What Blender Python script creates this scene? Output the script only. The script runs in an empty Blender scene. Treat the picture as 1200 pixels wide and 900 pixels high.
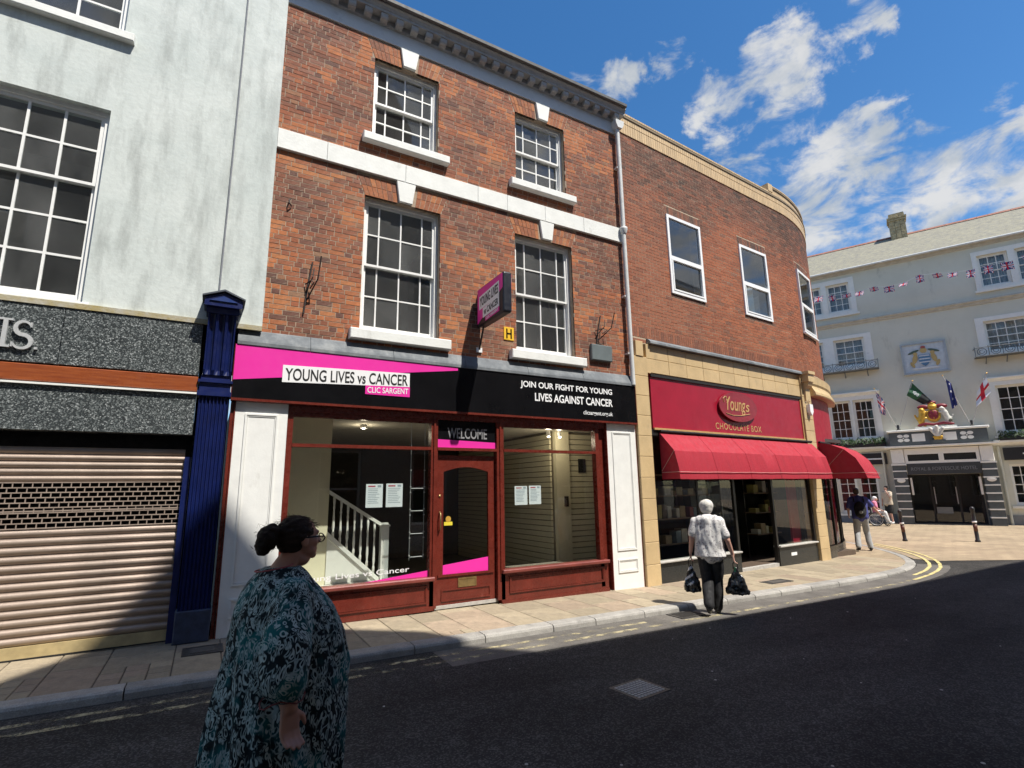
import bpy, bmesh, math, random
from mathutils import Vector, Matrix, noise as mn
random.seed(7)
R = math.radians
sc = bpy.context.scene
col = sc.collection

# ------------------------------------------------------------------ camera
cd = bpy.data.cameras.new('camera'); cam = bpy.data.objects.new('camera', cd); col.objects.link(cam)
cd.sensor_width = 36.0; cd.lens = 36.0 * 616.44 / 1200.0; cd.clip_start = 0.05; cd.clip_end = 3000
def cam_axes(yaw, pitch, roll):
    f = Vector((math.sin(yaw) * math.cos(pitch), math.cos(yaw) * math.cos(pitch), math.sin(pitch)))
    r = Vector((math.cos(yaw), -math.sin(yaw), 0)); u = r.cross(f)
    c, s = math.cos(roll), math.sin(roll)
    return c * r + s * u, -s * r + c * u, f
_r, _u, _f = cam_axes(R(29.725), R(11.342), R(-0.910))
cam.matrix_world = Matrix(((_r.x, _u.x, -_f.x, 0), (_r.y, _u.y, -_f.y, 0), (_r.z, _u.z, -_f.z, 1.70), (0, 0, 0, 1)))
sc.camera = cam
def pixdir(px, py):
    v = _r * ((px - 600) / 616.44) - _u * ((py - 450) / 616.44) + _f
    return v.normalized()

# ------------------------------------------------------------------ render settings
sc.render.engine = 'CYCLES'
sc.cycles.use_denoising = True
sc.cycles.max_bounces = 10; sc.cycles.transparent_max_bounces = 24
sc.cycles.diffuse_bounces = 4; sc.cycles.glossy_bounces = 4
sc.cycles.caustics_reflective = True; sc.cycles.blur_glossy = 1.0; sc.cycles.caustics_refractive = False
sc.cycles.sample_clamp_indirect = 8.0
sc.view_settings.view_transform = 'Standard'; sc.view_settings.look = 'None'
sc.view_settings.gamma = 1.0; sc.view_settings.use_curve_mapping = False
sc.view_settings.exposure = 0.50

# ------------------------------------------------------------------ sun and sky
SUN = Vector((-0.403, 1.0, -1.868)).normalized()
sd = bpy.data.lights.new('sun', 'SUN'); sd.energy = 5.0; sd.angle = R(0.53); sd.color = (1.0, 0.95, 0.86)
so = bpy.data.objects.new('sun', sd); col.objects.link(so); so.location = (12, -30, 60)
so.rotation_euler = SUN.to_track_quat('-Z', 'Y').to_euler()
wd = bpy.data.worlds.new('World'); sc.world = wd; wd.use_nodes = True
def build_world():
    nt = wd.node_tree; N = nt.nodes; L = nt.links; N.clear()
    out = N.new('ShaderNodeOutputWorld')
    sky = N.new('ShaderNodeTexSky'); sky.sky_type = 'NISHITA'; sky.sun_disc = False
    sky.sun_elevation = math.asin(-SUN.z); sky.sun_rotation = math.atan2(-SUN.x, -SUN.y)
    sky.altitude = 50; sky.air_density = 1.0; sky.dust_density = 0.35; sky.ozone_density = 2.2
    b1 = N.new('ShaderNodeBackground'); b1.inputs[1].default_value = 0.118
    hs = N.new('ShaderNodeHueSaturation'); hs.inputs['Saturation'].default_value = 1.3
    L.new(sky.outputs[0], hs.inputs['Color']); L.new(hs.outputs[0], b1.inputs[0])
    b2 = N.new('ShaderNodeBackground'); b2.inputs[1].default_value = 0.56
    tc = N.new('ShaderNodeTexCoord'); nrm = N.new('ShaderNodeVectorMath'); nrm.operation = 'NORMALIZE'
    L.new(tc.outputs['Generated'], nrm.inputs[0]); D = nrm.outputs[0]
    def math_(op, a, b=None, c=None, clamp=False):
        m = N.new('ShaderNodeMath'); m.operation = op; m.use_clamp = clamp
        for i, x in enumerate((a, b, c)):
            if x is None: continue
            if isinstance(x, (int, float)): m.inputs[i].default_value = x
            else: L.new(x, m.inputs[i])
        return m.outputs[0]
    def smooth(x, a, b, lo=0., hi=1.):
        m = N.new('ShaderNodeMapRange'); m.interpolation_type = 'SMOOTHSTEP'
        L.new(x, m.inputs[0]); m.inputs[1].default_value = a; m.inputs[2].default_value = b
        m.inputs[3].default_value = lo; m.inputs[4].default_value = hi
        return m.outputs[0]
    sep = N.new('ShaderNodeSeparateXYZ'); L.new(D, sep.inputs[0])
    den = math_('ADD', math_('MAXIMUM', sep.outputs[2], 0.0), 0.22)
    cmb = N.new('ShaderNodeCombineXYZ')
    L.new(math_('DIVIDE', sep.outputs[0], den), cmb.inputs[0]); L.new(math_('DIVIDE', sep.outputs[1], den), cmb.inputs[1])
    def fbm(scale, detail, rough, off, dist=0.0):
        mp = N.new('ShaderNodeMapping'); mp.inputs['Location'].default_value = off
        L.new(cmb.outputs[0], mp.inputs[0])
        n = N.new('ShaderNodeTexNoise'); n.inputs['Scale'].default_value = scale; n.inputs['Detail'].default_value = detail
        n.inputs['Roughness'].default_value = rough; n.inputs['Distortion'].default_value = dist
        L.new(mp.outputs[0], n.inputs['Vector']); return n.outputs['Fac']
    # cloud banks: where the summer cumulus lies, plus the same sort of cloud scattered over the rest of the sky
    banks = [(850, 122, 3.2, .85), (872, 105, 3.2, .9), (905, 88, 3.6, 1.0), (935, 70, 3.6, 1.0), (962, 48, 3.0, .9), (988, 28, 2.6, .8), (945, 30, 2.2, .7),
             (785, 66, 2.2, .6), (722, 92, 2.2, .6), (680, 98, 2.6, .75),
             (912, 155, 3.2, .9), (938, 160, 2.8, .8), (880, 180, 3.5, .7), (905, 205, 4.5, .9), (950, 205, 4.5, 1.), (985, 190, 4.5, 1.), (1020, 178, 3.5, .95),
             (955, 245, 4.5, 1.), (1000, 255, 5., 1.), (1060, 225, 4.5, .95), (1095, 205, 4.5, 1.), (1150, 205, 4.5, 1.), (1195, 200, 5., 1.),
             (1120, 235, 5., .9), (1180, 232, 5., .8), (975, 285, 4., .8), (1110, 185, 3., .8), (1260, 210, 6., .9), (1050, 150, 1.6, .6),
             ((.78, -.48, .39), 0, 15, 1.), ((.88, -.40, .34), 0, 12, 1.), ((.25, -.74, .62), 0, 13, .9), ((.52, -.70, .50), 0, 9, .8)]   # the last few: banks seen mirrored in the upper windows
    # ragged edges: bend the direction with noise before measuring distance to each bank
    nz = N.new('ShaderNodeTexNoise'); nz.inputs['Scale'].default_value = 9.; nz.inputs['Detail'].default_value = 6; nz.inputs['Roughness'].default_value = .65; L.new(D, nz.inputs['Vector'])
    wv = N.new('ShaderNodeVectorMath'); wv.operation = 'MULTIPLY_ADD'; L.new(nz.outputs['Color'], wv.inputs[0]); wv.inputs[1].default_value = (.16, .16, .16); L.new(D, wv.inputs[2])
    wo = N.new('ShaderNodeVectorMath'); wo.operation = 'ADD'; L.new(wv.outputs[0], wo.inputs[0]); wo.inputs[1].default_value = (-.08, -.08, -.08)
    wn = N.new('ShaderNodeVectorMath'); wn.operation = 'NORMALIZE'; L.new(wo.outputs[0], wn.inputs[0]); DW = wn.outputs[0]
    tot = None
    for px, py, r, w in banks:
        v = N.new('ShaderNodeVectorMath'); v.operation = 'DOT_PRODUCT'; L.new(DW, v.inputs[0]); v.inputs[1].default_value = Vector(px).normalized() if isinstance(px, tuple) else pixdir(px, py)
        s = smooth(v.outputs['Value'], math.cos(R(r * 1.35)), math.cos(R(r * .15)), 0., w)
        tot = s if tot is None else math_('MAXIMUM', tot, s)
    low = smooth(fbm(0.9, 3, .55, (3.1, 7.7, 0)), .45, .60, 0., 1.)
    # beyond the patch of sky described above the same cumulus goes on, scattered
    v = N.new('ShaderNodeVectorMath'); v.operation = 'DOT_PRODUCT'; L.new(D, v.inputs[0]); v.inputs[1].default_value = pixdir(900, 120)
    low = math_('MULTIPLY', low, smooth(v.outputs['Value'], math.cos(R(44)), math.cos(R(34)), 1., 0.))
    m = math_('MAXIMUM', tot, low)
    mp3 = N.new('ShaderNodeMapping'); mp3.inputs['Scale'].default_value = (1., 1., 1.9); mp3.inputs['Location'].default_value = (.4, .1, .7); L.new(D, mp3.inputs[0])
    n3 = N.new('ShaderNodeTexNoise'); n3.inputs['Scale'].default_value = 11.; n3.inputs['Detail'].default_value = 9; n3.inputs['Roughness'].default_value = .60; n3.inputs['Distortion'].default_value = .35; L.new(mp3.outputs[0], n3.inputs['Vector']); det = n3.outputs['Fac']
    cl = smooth(math_('ADD', math_('MULTIPLY', m, .80), math_('MULTIPLY', math_('SUBTRACT', det, .5), 3.0)), .36, 1.0)
    cl = math_('MULTIPLY', cl, smooth(m, 0.0, .30))
    cl = math_('MULTIPLY', cl, .92)
    shade = fbm(5.2, 5, .6, (9.3, 2.2, 0))
    rp = N.new('ShaderNodeMixRGB'); L.new(smooth(shade, .35, .65), rp.inputs[0])
    rp.inputs[1].default_value = (.62, .68, .74, 1); rp.inputs[2].default_value = (1, .995, .98, 1)
    L.new(rp.outputs[0], b2.inputs[0])
    mx = N.new('ShaderNodeMixShader'); L.new(cl, mx.inputs[0]); L.new(b1.outputs[0], mx.inputs[1]); L.new(b2.outputs[0], mx.inputs[2])
    L.new(mx.outputs[0], out.inputs[0])
build_world()

# ------------------------------------------------------------------ materials
MATS = {}
def rgb(c, a=1): return (c[0], c[1], c[2], a)
def mat(name, c, rough=.6, var=.12, scale=6., bump=0., bscale=40., metal=0., spec=.5, c2=None, stretch=None, attr=False, fine=.0, dirt=None, coat=0., emit=None, rand=0.):
    """base colour with noise between c and c2, optional per-piece colour attribute, fine grain and bump"""
    if name in MATS: return MATS[name]
    m = bpy.data.materials.new(name); m.use_nodes = True; nt = m.node_tree; N = nt.nodes; L = nt.links
    b = N['Principled BSDF']; b.inputs['Roughness'].default_value = rough; b.inputs['Metallic'].default_value = metal
    b.inputs['Specular IOR Level'].default_value = spec; b.inputs['Coat Weight'].default_value = coat
    tc = N.new('ShaderNodeTexCoord'); vec = tc.outputs['Object']
    if stretch:
        mp = N.new('ShaderNodeMapping'); mp.inputs['Scale'].default_value = stretch; L.new(vec, mp.inputs[0]); v2 = mp.outputs[0]
    else: v2 = vec
    def noise(s, d=5, r=.6, v=None):
        n = N.new('ShaderNodeTexNoise'); n.inputs['Scale'].default_value = s; n.inputs['Detail'].default_value = d; n.inputs['Roughness'].default_value = r
        L.new(v or vec, n.inputs['Vector']); return n.outputs['Fac']
    def mixc(f, a, bb, mode='MIX'):
        x = N.new('ShaderNodeMixRGB'); x.blend_type = mode
        for i, q in ((0, f), (1, a), (2, bb)):
            if isinstance(q, (tuple, list)): x.inputs[i].default_value = rgb(q) if len(q) == 3 else q
            elif isinstance(q, (int, float)): x.inputs[i].default_value = q
            else: L.new(q, x.inputs[i])
        return x.outputs[0]
    def ramp(f, a, bb, lo=0., hi=1.):
        r_ = N.new('ShaderNodeMapRange'); L.new(f, r_.inputs[0]); r_.inputs[1].default_value = a; r_.inputs[2].default_value = bb
        r_.inputs[3].default_value = lo; r_.inputs[4].default_value = hi; return r_.outputs[0]
    if c2 is None: c2 = tuple(min(1, x * (1 + var)) for x in c); c1 = tuple(x * (1 - var) for x in c)
    else: c1 = c
    f = ramp(noise(scale, 6, .62, v2), .32, .68)
    cc = mixc(f, c1, c2)
    if attr:
        at = N.new('ShaderNodeAttribute'); at.attribute_name = 'bc'; cc = mixc(1., at.outputs['Color'], mixc(f, (1 - var,) * 3, (1 + var,) * 3), 'MULTIPLY')
    if rand:
        oi = N.new('ShaderNodeObjectInfo'); cc = mixc(1., cc, mixc(oi.outputs['Random'], (1 - rand,) * 3, (1 + rand,) * 3), 'MULTIPLY')
    if fine:
        cc = mixc(1., cc, mixc(ramp(noise(scale * 18, 3, .7), .3, .7), (1 - fine,) * 3, (1 + fine,) * 3), 'MULTIPLY')
    if dirt:
        dc, ds, da, db, dst = dirt
        mp = N.new('ShaderNodeMapping'); mp.inputs['Scale'].default_value = dst; L.new(vec, mp.inputs[0])
        cc = mixc(ramp(noise(ds, 8, .68, mp.outputs[0]), da, db), cc, dc)
    L.new(cc, b.inputs['Base Color'])
    rr = ramp(noise(scale * 3, 4, .6), .3, .7, max(.02, rough * .8), min(1, rough * 1.2)); L.new(rr, b.inputs['Roughness'])
    if bump:
        bp = N.new('ShaderNodeBump'); bp.inputs['Strength'].default_value = 1.; bp.inputs['Distance'].default_value = bump
        L.new(noise(bscale, 6, .65, v2), bp.inputs['Height']); L.new(bp.outputs[0], b.inputs['Normal'])
    if emit:
        b.inputs['Emission Color'].default_value = rgb(emit[0]); b.inputs['Emission Strength'].default_value = emit[1]
    MATS[name] = m; return m
def glass(name, tint=(.93, .95, .94), ior=1.5, rough=.015, wav=0., dust=0.):
    if name in MATS: return MATS[name]
    m = bpy.data.materials.new(name); m.use_nodes = True; nt = m.node_tree; N = nt.nodes; L = nt.links; N.clear()
    o = N.new('ShaderNodeOutputMaterial'); t = N.new('ShaderNodeBsdfTransparent'); t.inputs[0].default_value = rgb(tint)
    g = N.new('ShaderNodeBsdfGlossy'); g.inputs['Roughness'].default_value = rough; fr = N.new('ShaderNodeFresnel'); fr.inputs[0].default_value = ior
    if wav:
        tc = N.new('ShaderNodeTexCoord'); n = N.new('ShaderNodeTexNoise'); n.inputs['Scale'].default_value = 2.2; n.inputs['Detail'].default_value = 2
        L.new(tc.outputs['Object'], n.inputs['Vector']); bp = N.new('ShaderNodeBump'); bp.inputs['Distance'].default_value = wav
        L.new(n.outputs['Fac'], bp.inputs['Height']); L.new(bp.outputs[0], g.inputs['Normal'])
    x = N.new('ShaderNodeMixShader'); L.new(t.outputs[0], x.inputs[1]); L.new(g.outputs[0], x.inputs[2]); L.new(x.outputs[0], o.inputs[0])
    # the far face of a pane is left clear: only the near face mirrors
    ge = N.new('ShaderNodeNewGeometry'); k = N.new('ShaderNodeMath'); k.operation = 'SUBTRACT'; k.inputs[0].default_value = 1.; L.new(ge.outputs['Backfacing'], k.inputs[1])
    k2 = N.new('ShaderNodeMath'); k2.operation = 'MULTIPLY'; L.new(k.outputs[0], k2.inputs[0]); L.new(fr.outputs[0], k2.inputs[1]); L.new(k2.outputs[0], x.inputs[0])
    if dust:      # rain-streaked dust on old panes
        df = N.new('ShaderNodeBsdfDiffuse'); df.inputs[0].default_value = (.52, .53, .52, 1); tc = N.new('ShaderNodeTexCoord'); mp = N.new('ShaderNodeMapping'); mp.inputs['Scale'].default_value = (1.3, 1, .8); oi = N.new('ShaderNodeObjectInfo'); ad = N.new('ShaderNodeVectorMath'); ad.operation = 'ADD'; L.new(tc.outputs['Object'], ad.inputs[0]); L.new(oi.outputs['Location'], ad.inputs[1]); L.new(ad.outputs[0], mp.inputs[0])
        n = N.new('ShaderNodeTexNoise'); n.inputs['Scale'].default_value = 2.; n.inputs['Detail'].default_value = 6; L.new(mp.outputs[0], n.inputs['Vector'])
        r_ = N.new('ShaderNodeMapRange'); L.new(n.outputs['Fac'], r_.inputs[0]); r_.inputs[1].default_value = .3; r_.inputs[2].default_value = .75; r_.inputs[3].default_value = dust * .5; r_.inputs[4].default_value = dust * 1.5
        rv = N.new('ShaderNodeMapRange'); L.new(oi.outputs['Random'], rv.inputs[0]); rv.inputs[3].default_value = .45; rv.inputs[4].default_value = 1.7; k4 = N.new('ShaderNodeMath'); k4.operation = 'MULTIPLY'; L.new(r_.outputs[0], k4.inputs[0]); L.new(rv.outputs[0], k4.inputs[1])
        k3 = N.new('ShaderNodeMath'); k3.operation = 'MULTIPLY'; L.new(k4.outputs[0], k3.inputs[0]); L.new(k.outputs[0], k3.inputs[1])
        y = N.new('ShaderNodeMixShader'); L.new(k3.outputs[0], y.inputs[0]); L.new(x.outputs[0], y.inputs[1]); L.new(df.outputs[0], y.inputs[2]); L.new(y.outputs[0], o.inputs[0])
    MATS[name] = m; return m

# ------------------------------------------------------------------ mesh builder
class MB:
    def __init__(s): s.v = []; s.f = []; s.m = []; s.c = []
    def add(s, vs, fs, m=0, c=(1, 1, 1)):
        o = len(s.v); s.v += [tuple(v) for v in vs]
        for f in fs: s.f.append(tuple(i + o for i in f)); s.m.append(m); s.c.append(c)
        return s
    def box(s, x0, x1, y0, y1, z0, z1, m=0, c=(1, 1, 1)):
        return s.add([(x0, y0, z0), (x1, y0, z0), (x1, y1, z0), (x0, y1, z0), (x0, y0, z1), (x1, y0, z1), (x1, y1, z1), (x0, y1, z1)],
                     [(0, 1, 5, 4), (1, 2, 6, 5), (2, 3, 7, 6), (3, 0, 4, 7), (4, 5, 6, 7), (3, 2, 1, 0)], m, c)
    def open_box(s, x0, x1, y0, y1, z0, z1, m=0, c=(1, 1, 1)):      # no back face: for pieces bedded in a wall
        return s.add([(x0, y0, z0), (x1, y0, z0), (x1, y1, z0), (x0, y1, z0), (x0, y0, z1), (x1, y0, z1), (x1, y1, z1), (x0, y1, z1)],
                     [(0, 1, 5, 4), (1, 2, 6, 5), (3, 0, 4, 7), (4, 5, 6, 7), (3, 2, 1, 0)], m, c)
    def cbox(s, x0, x1, y0, y1, z0, z1, b=.01, m=0, c=(1, 1, 1)):     # chamfered on the -y face
        V = [(x0, y0 + b, z0), (x1, y0 + b, z0), (x1, y0 + b, z1), (x0, y0 + b, z1), (x0 + b, y0, z0 + b), (x1 - b, y0, z0 + b), (x1 - b, y0, z1 - b), (x0 + b, y0, z1 - b),
             (x0, y1, z0), (x1, y1, z0), (x1, y1, z1), (x0, y1, z1)]
        return s.add(V, [(4, 5, 6, 7), (0, 1, 5, 4), (1, 2, 6, 5), (2, 3, 7, 6), (3, 0, 4, 7), (8, 9, 1, 0), (9, 10, 2, 1), (10, 11, 3, 2), (11, 8, 0, 3), (11, 10, 9, 8)], m, c)
    def ring(s, x0, x1, z0, z1, w, y0, y1, m=0, wt=None, wb=None):
        wt = w if wt is None else wt; wb = w if wb is None else wb
        s.box(x0, x0 + w, y0, y1, z0, z1, m); s.box(x1 - w, x1, y0, y1, z0, z1, m)
        s.box(x0 + w, x1 - w, y0, y1, z0, z0 + wb, m); s.box(x0 + w, x1 - w, y0, y1, z1 - wt, z1, m); return s
    def prism(s, poly, axis, a0, a1, m=0, c=(1, 1, 1)):
        n = len(poly)
        P = {'y': lambda p, a: (p[0], a, p[1]), 'x': lambda p, a: (a, p[0], p[1]), 'z': lambda p, a: (p[0], p[1], a)}[axis]
        vs = [P(p, a0) for p in poly] + [P(p, a1) for p in poly]
        area = sum(poly[i][0] * poly[(i + 1) % n][1] - poly[(i + 1) % n][0] * poly[i][1] for i in range(n))
        flip = (area < 0) ^ (axis == 'y')
        fs = [tuple(range(n - 1, -1, -1)), tuple(range(n, 2 * n))] + [(i, (i + 1) % n, (i + 1) % n + n, i + n) for i in range(n)]
        if flip: fs = [tuple(reversed(f)) for f in fs]
        return s.add(vs, fs, m, c)
    def tube(s, path, r, n=8, m=0, c=(1, 1, 1), caps=True):
        P = [Vector(p) for p in path]; k = len(P); rs = r if isinstance(r, (list, tuple)) else [r] * k
        vs = []; prev = None
        for i, p in enumerate(P):
            t = (P[min(i + 1, k - 1)] - P[max(i - 1, 0)]).normalized()
            if prev is None: a = t.orthogonal().normalized()
            else: a = (prev - t * prev.dot(t)).normalized()
            prev = a; bb = t.cross(a)
            vs += [p + (a * math.cos(2 * math.pi * j / n) + bb * math.sin(2 * math.pi * j / n)) * rs[i] for j in range(n)]
        fs = [(i * n + j, i * n + (j + 1) % n, (i + 1) * n + (j + 1) % n, (i + 1) * n + j) for i in range(k - 1) for j in range(n)]
        if caps: fs += [tuple(range(n - 1, -1, -1)), tuple(range((k - 1) * n, k * n))]
        return s.add(vs, fs, m, c)
    def lathe(s, prof, n=16, cx=0, cy=0, m=0, c=(1, 1, 1)):
        vs = [(cx + r * math.cos(2 * math.pi * j / n), cy + r * math.sin(2 * math.pi * j / n), z) for r, z in prof for j in range(n)]
        k = len(prof); fs = [(i * n + j, i * n + (j + 1) % n, (i + 1) * n + (j + 1) % n, (i + 1) * n + j) for i in range(k - 1) for j in range(n)]
        fs += [tuple(range(n - 1, -1, -1)), tuple(range((k - 1) * n, k * n))]
        return s.add(vs, fs, m, c)
    def ell(s, ctr, rad, rot=None, n=14, k=9, m=0, c=(1, 1, 1)):
        M = rot.to_matrix() if rot else Matrix.Identity(3); C = Vector(ctr); vs = [C + M @ Vector((0, 0, -rad[2]))]
        for i in range(1, k):
            t = -math.pi / 2 + math.pi * i / k
            for j in range(n):
                a = 2 * math.pi * j / n; vs.append(C + M @ Vector((rad[0] * math.cos(t) * math.cos(a), rad[1] * math.cos(t) * math.sin(a), rad[2] * math.sin(t))))
        vs.append(C + M @ Vector((0, 0, rad[2]))); L_ = len(vs) - 1
        fs = [(0, 1 + (j + 1) % n, 1 + j) for j in range(n)]
        fs += [(1 + i * n + j, 1 + i * n + (j + 1) % n, 1 + (i + 1) * n + (j + 1) % n, 1 + (i + 1) * n + j) for i in range(k - 2) for j in range(n)]
        fs += [(1 + (k - 2) * n + j, 1 + (k - 2) * n + (j + 1) % n, L_) for j in range(n)]
        return s.add(vs, fs, m, c)
    def cap(s, p0, r0, p1, r1, n=12, m=0):                       # tapered capsule
        p0 = Vector(p0); p1 = Vector(p1); d = (p1 - p0); l = d.length; d = d / l if l > 1e-6 else Vector((0, 0, 1))
        path = []; rs = []
        for i in range(0, 4):
            a = math.pi / 2 * (1 - i / 4); path.append(p0 - d * r0 * math.sin(a)); rs.append(max(.0008, r0 * math.cos(a)))
        path.append(p0); rs.append(r0); path.append(p1); rs.append(r1)
        for i in range(1, 5):
            a = math.pi / 2 * i / 4; path.append(p1 + d * r1 * math.sin(a)); rs.append(max(.0008, r1 * math.cos(a)))
        return s.tube(path, rs, n, m)
    def map(s, fn): s.v = [tuple(fn(*v)) for v in s.v]; return s
    def mesh(s, name, mats, smooth=False, attr=False):
        me = bpy.data.meshes.new(name); me.from_pydata(s.v, [], s.f)
        for m_ in (mats if isinstance(mats, (list, tuple)) else [mats]): me.materials.append(m_)
        me.polygons.foreach_set('material_index', s.m)
        if smooth: me.polygons.foreach_set('use_smooth', [True] * len(s.f))
        if attr:
            ca = me.color_attributes.new('bc', 'FLOAT_COLOR', 'CORNER'); data = []
            for f, c in zip(s.f, s.c): data += [c[0], c[1], c[2], 1.] * len(f)
            ca.data.foreach_set('color', data)
        me.update(); return me
    def build(s, name, mats, parent=None, smooth=False, attr=False, **kw):
        return put(name, s.mesh(name, mats, smooth, attr), parent, **kw)
def put(name, me, parent=None, loc=None, rot=None, **kw):
    o = bpy.data.objects.new(name, me); col.objects.link(o)
    if parent: o.parent = parent
    if loc: o.location = loc
    if rot: o.rotation_euler = rot
    tag(o, **kw); return o
def tag(o, label=None, cat=None, group=None, kind=None):
    if label: o['label'] = label
    if cat: o['category'] = cat
    if group: o['group'] = group
    if kind: o['kind'] = kind
    return o
def thing(name, label, cat, loc=(0, 0, 0), rz=0., group=None):
    o = bpy.data.objects.new(name, None); col.objects.link(o); o.location = loc; o.rotation_euler = (0, 0, rz); o.empty_display_size = .2
    return tag(o, label, cat, group)
def smooth_by_angle(o, deg=35):
    me = o.data
    for p in me.polygons: p.use_smooth = True
    try: me.set_sharp_from_angle(angle=R(deg))
    except Exception: pass
    return o
def bevel(o, w=.006, seg=1):
    m = o.modifiers.new('bevel', 'BEVEL'); m.width = w; m.segments = seg; m.limit_method = 'ANGLE'; m.angle_limit = R(50); return o
def wallholes(mb, x0, x1, z0, z1, holes, y0, y1, m=0, back=True, caps=True):
    """a wall slab y0..y1 with rectangular openings and their reveals"""
    xs = sorted({x0, x1, *[h[0] for h in holes], *[h[1] for h in holes]}); zs = sorted({z0, z1, *[h[2] for h in holes], *[h[3] for h in holes]})
    xs = [x for x in xs if x0 <= x <= x1]; zs = [z for z in zs if z0 <= z <= z1]
    for a, b in zip(xs, xs[1:]):
        for c, d in zip(zs, zs[1:]):
            mx, mz = (a + b) / 2, (c + d) / 2
            if any(h[0] < mx < h[1] and h[2] < mz < h[3] for h in holes): continue
            mb.add([(a, y0, c), (b, y0, c), (b, y0, d), (a, y0, d)], [(0, 1, 2, 3)], m)
            if back: mb.add([(a, y1, c), (b, y1, c), (b, y1, d), (a, y1, d)], [(3, 2, 1, 0)], m)
    rects = [(h, False) for h in holes] + ([((x0, x1, z0, z1), True)] if caps else [])
    for (a, b, c, d), outer in rects:
        V = [(a, y0, c), (b, y0, c), (b, y0, d), (a, y0, d), (a, y1, c), (b, y1, c), (b, y1, d), (a, y1, d)]
        F = [(0, 4, 5, 1), (1, 5, 6, 2), (2, 6, 7, 3), (3, 7, 4, 0)]
        mb.add(V, [tuple(reversed(f)) for f in F] if outer is False else F, m)
    return mb
_pane = {}; _prnd = random.Random(21)
def pane(parent, x0, x1, z0, z1, y, m, name='pane', t=.004):
    k = (round(x1 - x0, 3), round(z1 - z0, 3), m.name)
    if k not in _pane: _pane[k] = MB().box(0, x1 - x0, 0, t, 0, z1 - z0).mesh('pane', m)
    tl = _prnd.uniform(-.018, .018) * min(1, .3 / max(.3, z1 - z0)) if name == 'pane' else 0.; tw = _prnd.uniform(-.015, .015) * min(1, .3 / max(.3, x1 - x0)) if name == 'pane' else 0.      # hand-puttied panes never sit quite true
    return put(name, _pane[k], parent, loc=(x0, y, z0), rot=(tl, 0, tw))
def text_mesh(body, offset=0., extrude=.003, shear=0., spacing=1., res=6):
    c = bpy.data.curves.new('lettering', 'FONT'); c.body = body; c.size = 1.; c.offset = offset; c.extrude = 0; c.shear = shear; c.space_character = spacing; c.resolution_u = res
    o = bpy.data.objects.new('lettering', c); col.objects.link(o); dg = bpy.context.evaluated_depsgraph_get(); dg.update()
    me = bpy.data.meshes.new_from_object(o.evaluated_get(dg)); bpy.data.objects.remove(o); bpy.data.curves.remove(c)
    vs = [tuple(v.co) for v in me.vertices]; fs = [tuple(p.vertices) for p in me.polygons]
    bpy.data.meshes.remove(me); return vs, fs
def lettering(parent, body, x0, x1, z0, z1, y, m, offset=0., t=.004, shear=0., spacing=1., fn=None, name='lettering', rise=0.):
    """flat lettering fitted to a rectangle of the facade, its face t in front of y; rise lifts the line from left to right"""
    vs, fs = text_mesh(body, offset, shear=shear, spacing=spacing)
    ax, bx = min(v[0] for v in vs), max(v[0] for v in vs); az, bz = min(v[1] for v in vs), max(v[1] for v in vs)
    mb = MB(); P = []
    for v in vs:
        u = (v[0] - ax) / (bx - ax); P.append((x0 + u * (x1 - x0), y - t, z0 + (v[1] - az) / (bz - az) * (z1 - z0) + rise * u))
    mb.add(P, fs)
    bm = bmesh.new()
    me0 = mb.mesh('lettering', m); bm.from_mesh(me0)
    bmesh.ops.remove_doubles(bm, verts=bm.verts, dist=1e-5)
    for f in bm.faces:
        if f.normal.y > 0: f.normal_flip()
    g = bmesh.ops.extrude_face_region(bm, geom=list(bm.faces))
    for e in g['geom']:
        if isinstance(e, bmesh.types.BMVert): e.co.y += t
    bmesh.ops.recalc_face_normals(bm, faces=bm.faces)
    if fn:
        for v in bm.verts: v.co = Vector(fn(*v.co))
    bm.to_mesh(me0); bm.free()
    return put(name, me0, parent)
def blob(parts, voxel=.012, smooth=6, fn=None):
    """union of capsules and ellipsoids grown into one continuous surface"""
    mb = MB()
    for p in parts:
        if p[0] == 'c': mb.cap(p[1], p[2], p[3], p[4])
        elif p[0] == 'e': mb.ell(p[1], p[2], p[3] if len(p) > 3 else None)
        elif p[0] == 'm': mb.add(p[1], p[2])
    me = mb.mesh('blob', []); o = bpy.data.objects.new('blob', me); col.objects.link(o)
    r = o.modifiers.new('r', 'REMESH'); r.mode = 'VOXEL'; r.voxel_size = voxel
    if smooth: s = o.modifiers.new('s', 'SMOOTH'); s.iterations = smooth; s.factor = .5
    dg = bpy.context.evaluated_depsgraph_get(); dg.update()
    out = bpy.data.meshes.new_from_object(o.evaluated_get(dg)); bpy.data.objects.remove(o); bpy.data.meshes.remove(me)
    for p in out.polygons: p.use_smooth = True
    if fn:
        N_ = [v.normal.copy() for v in out.vertices]
        for v, n in zip(out.vertices, N_): v.co = fn(v.co, n)
        out.update()
    return out
def paint(me, mats, pick):
    """assign one of mats to every face by its centre"""
    for m_ in mats: me.materials.append(m_)
    for p in me.polygons: p.material_index = pick(p.center, p.normal)
    return me
GX = 0.0125
def gz(x): return -GX * min(max(x, -3.), 16.)          # the street falls gently to the right
GZ_END = gz(99)
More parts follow.
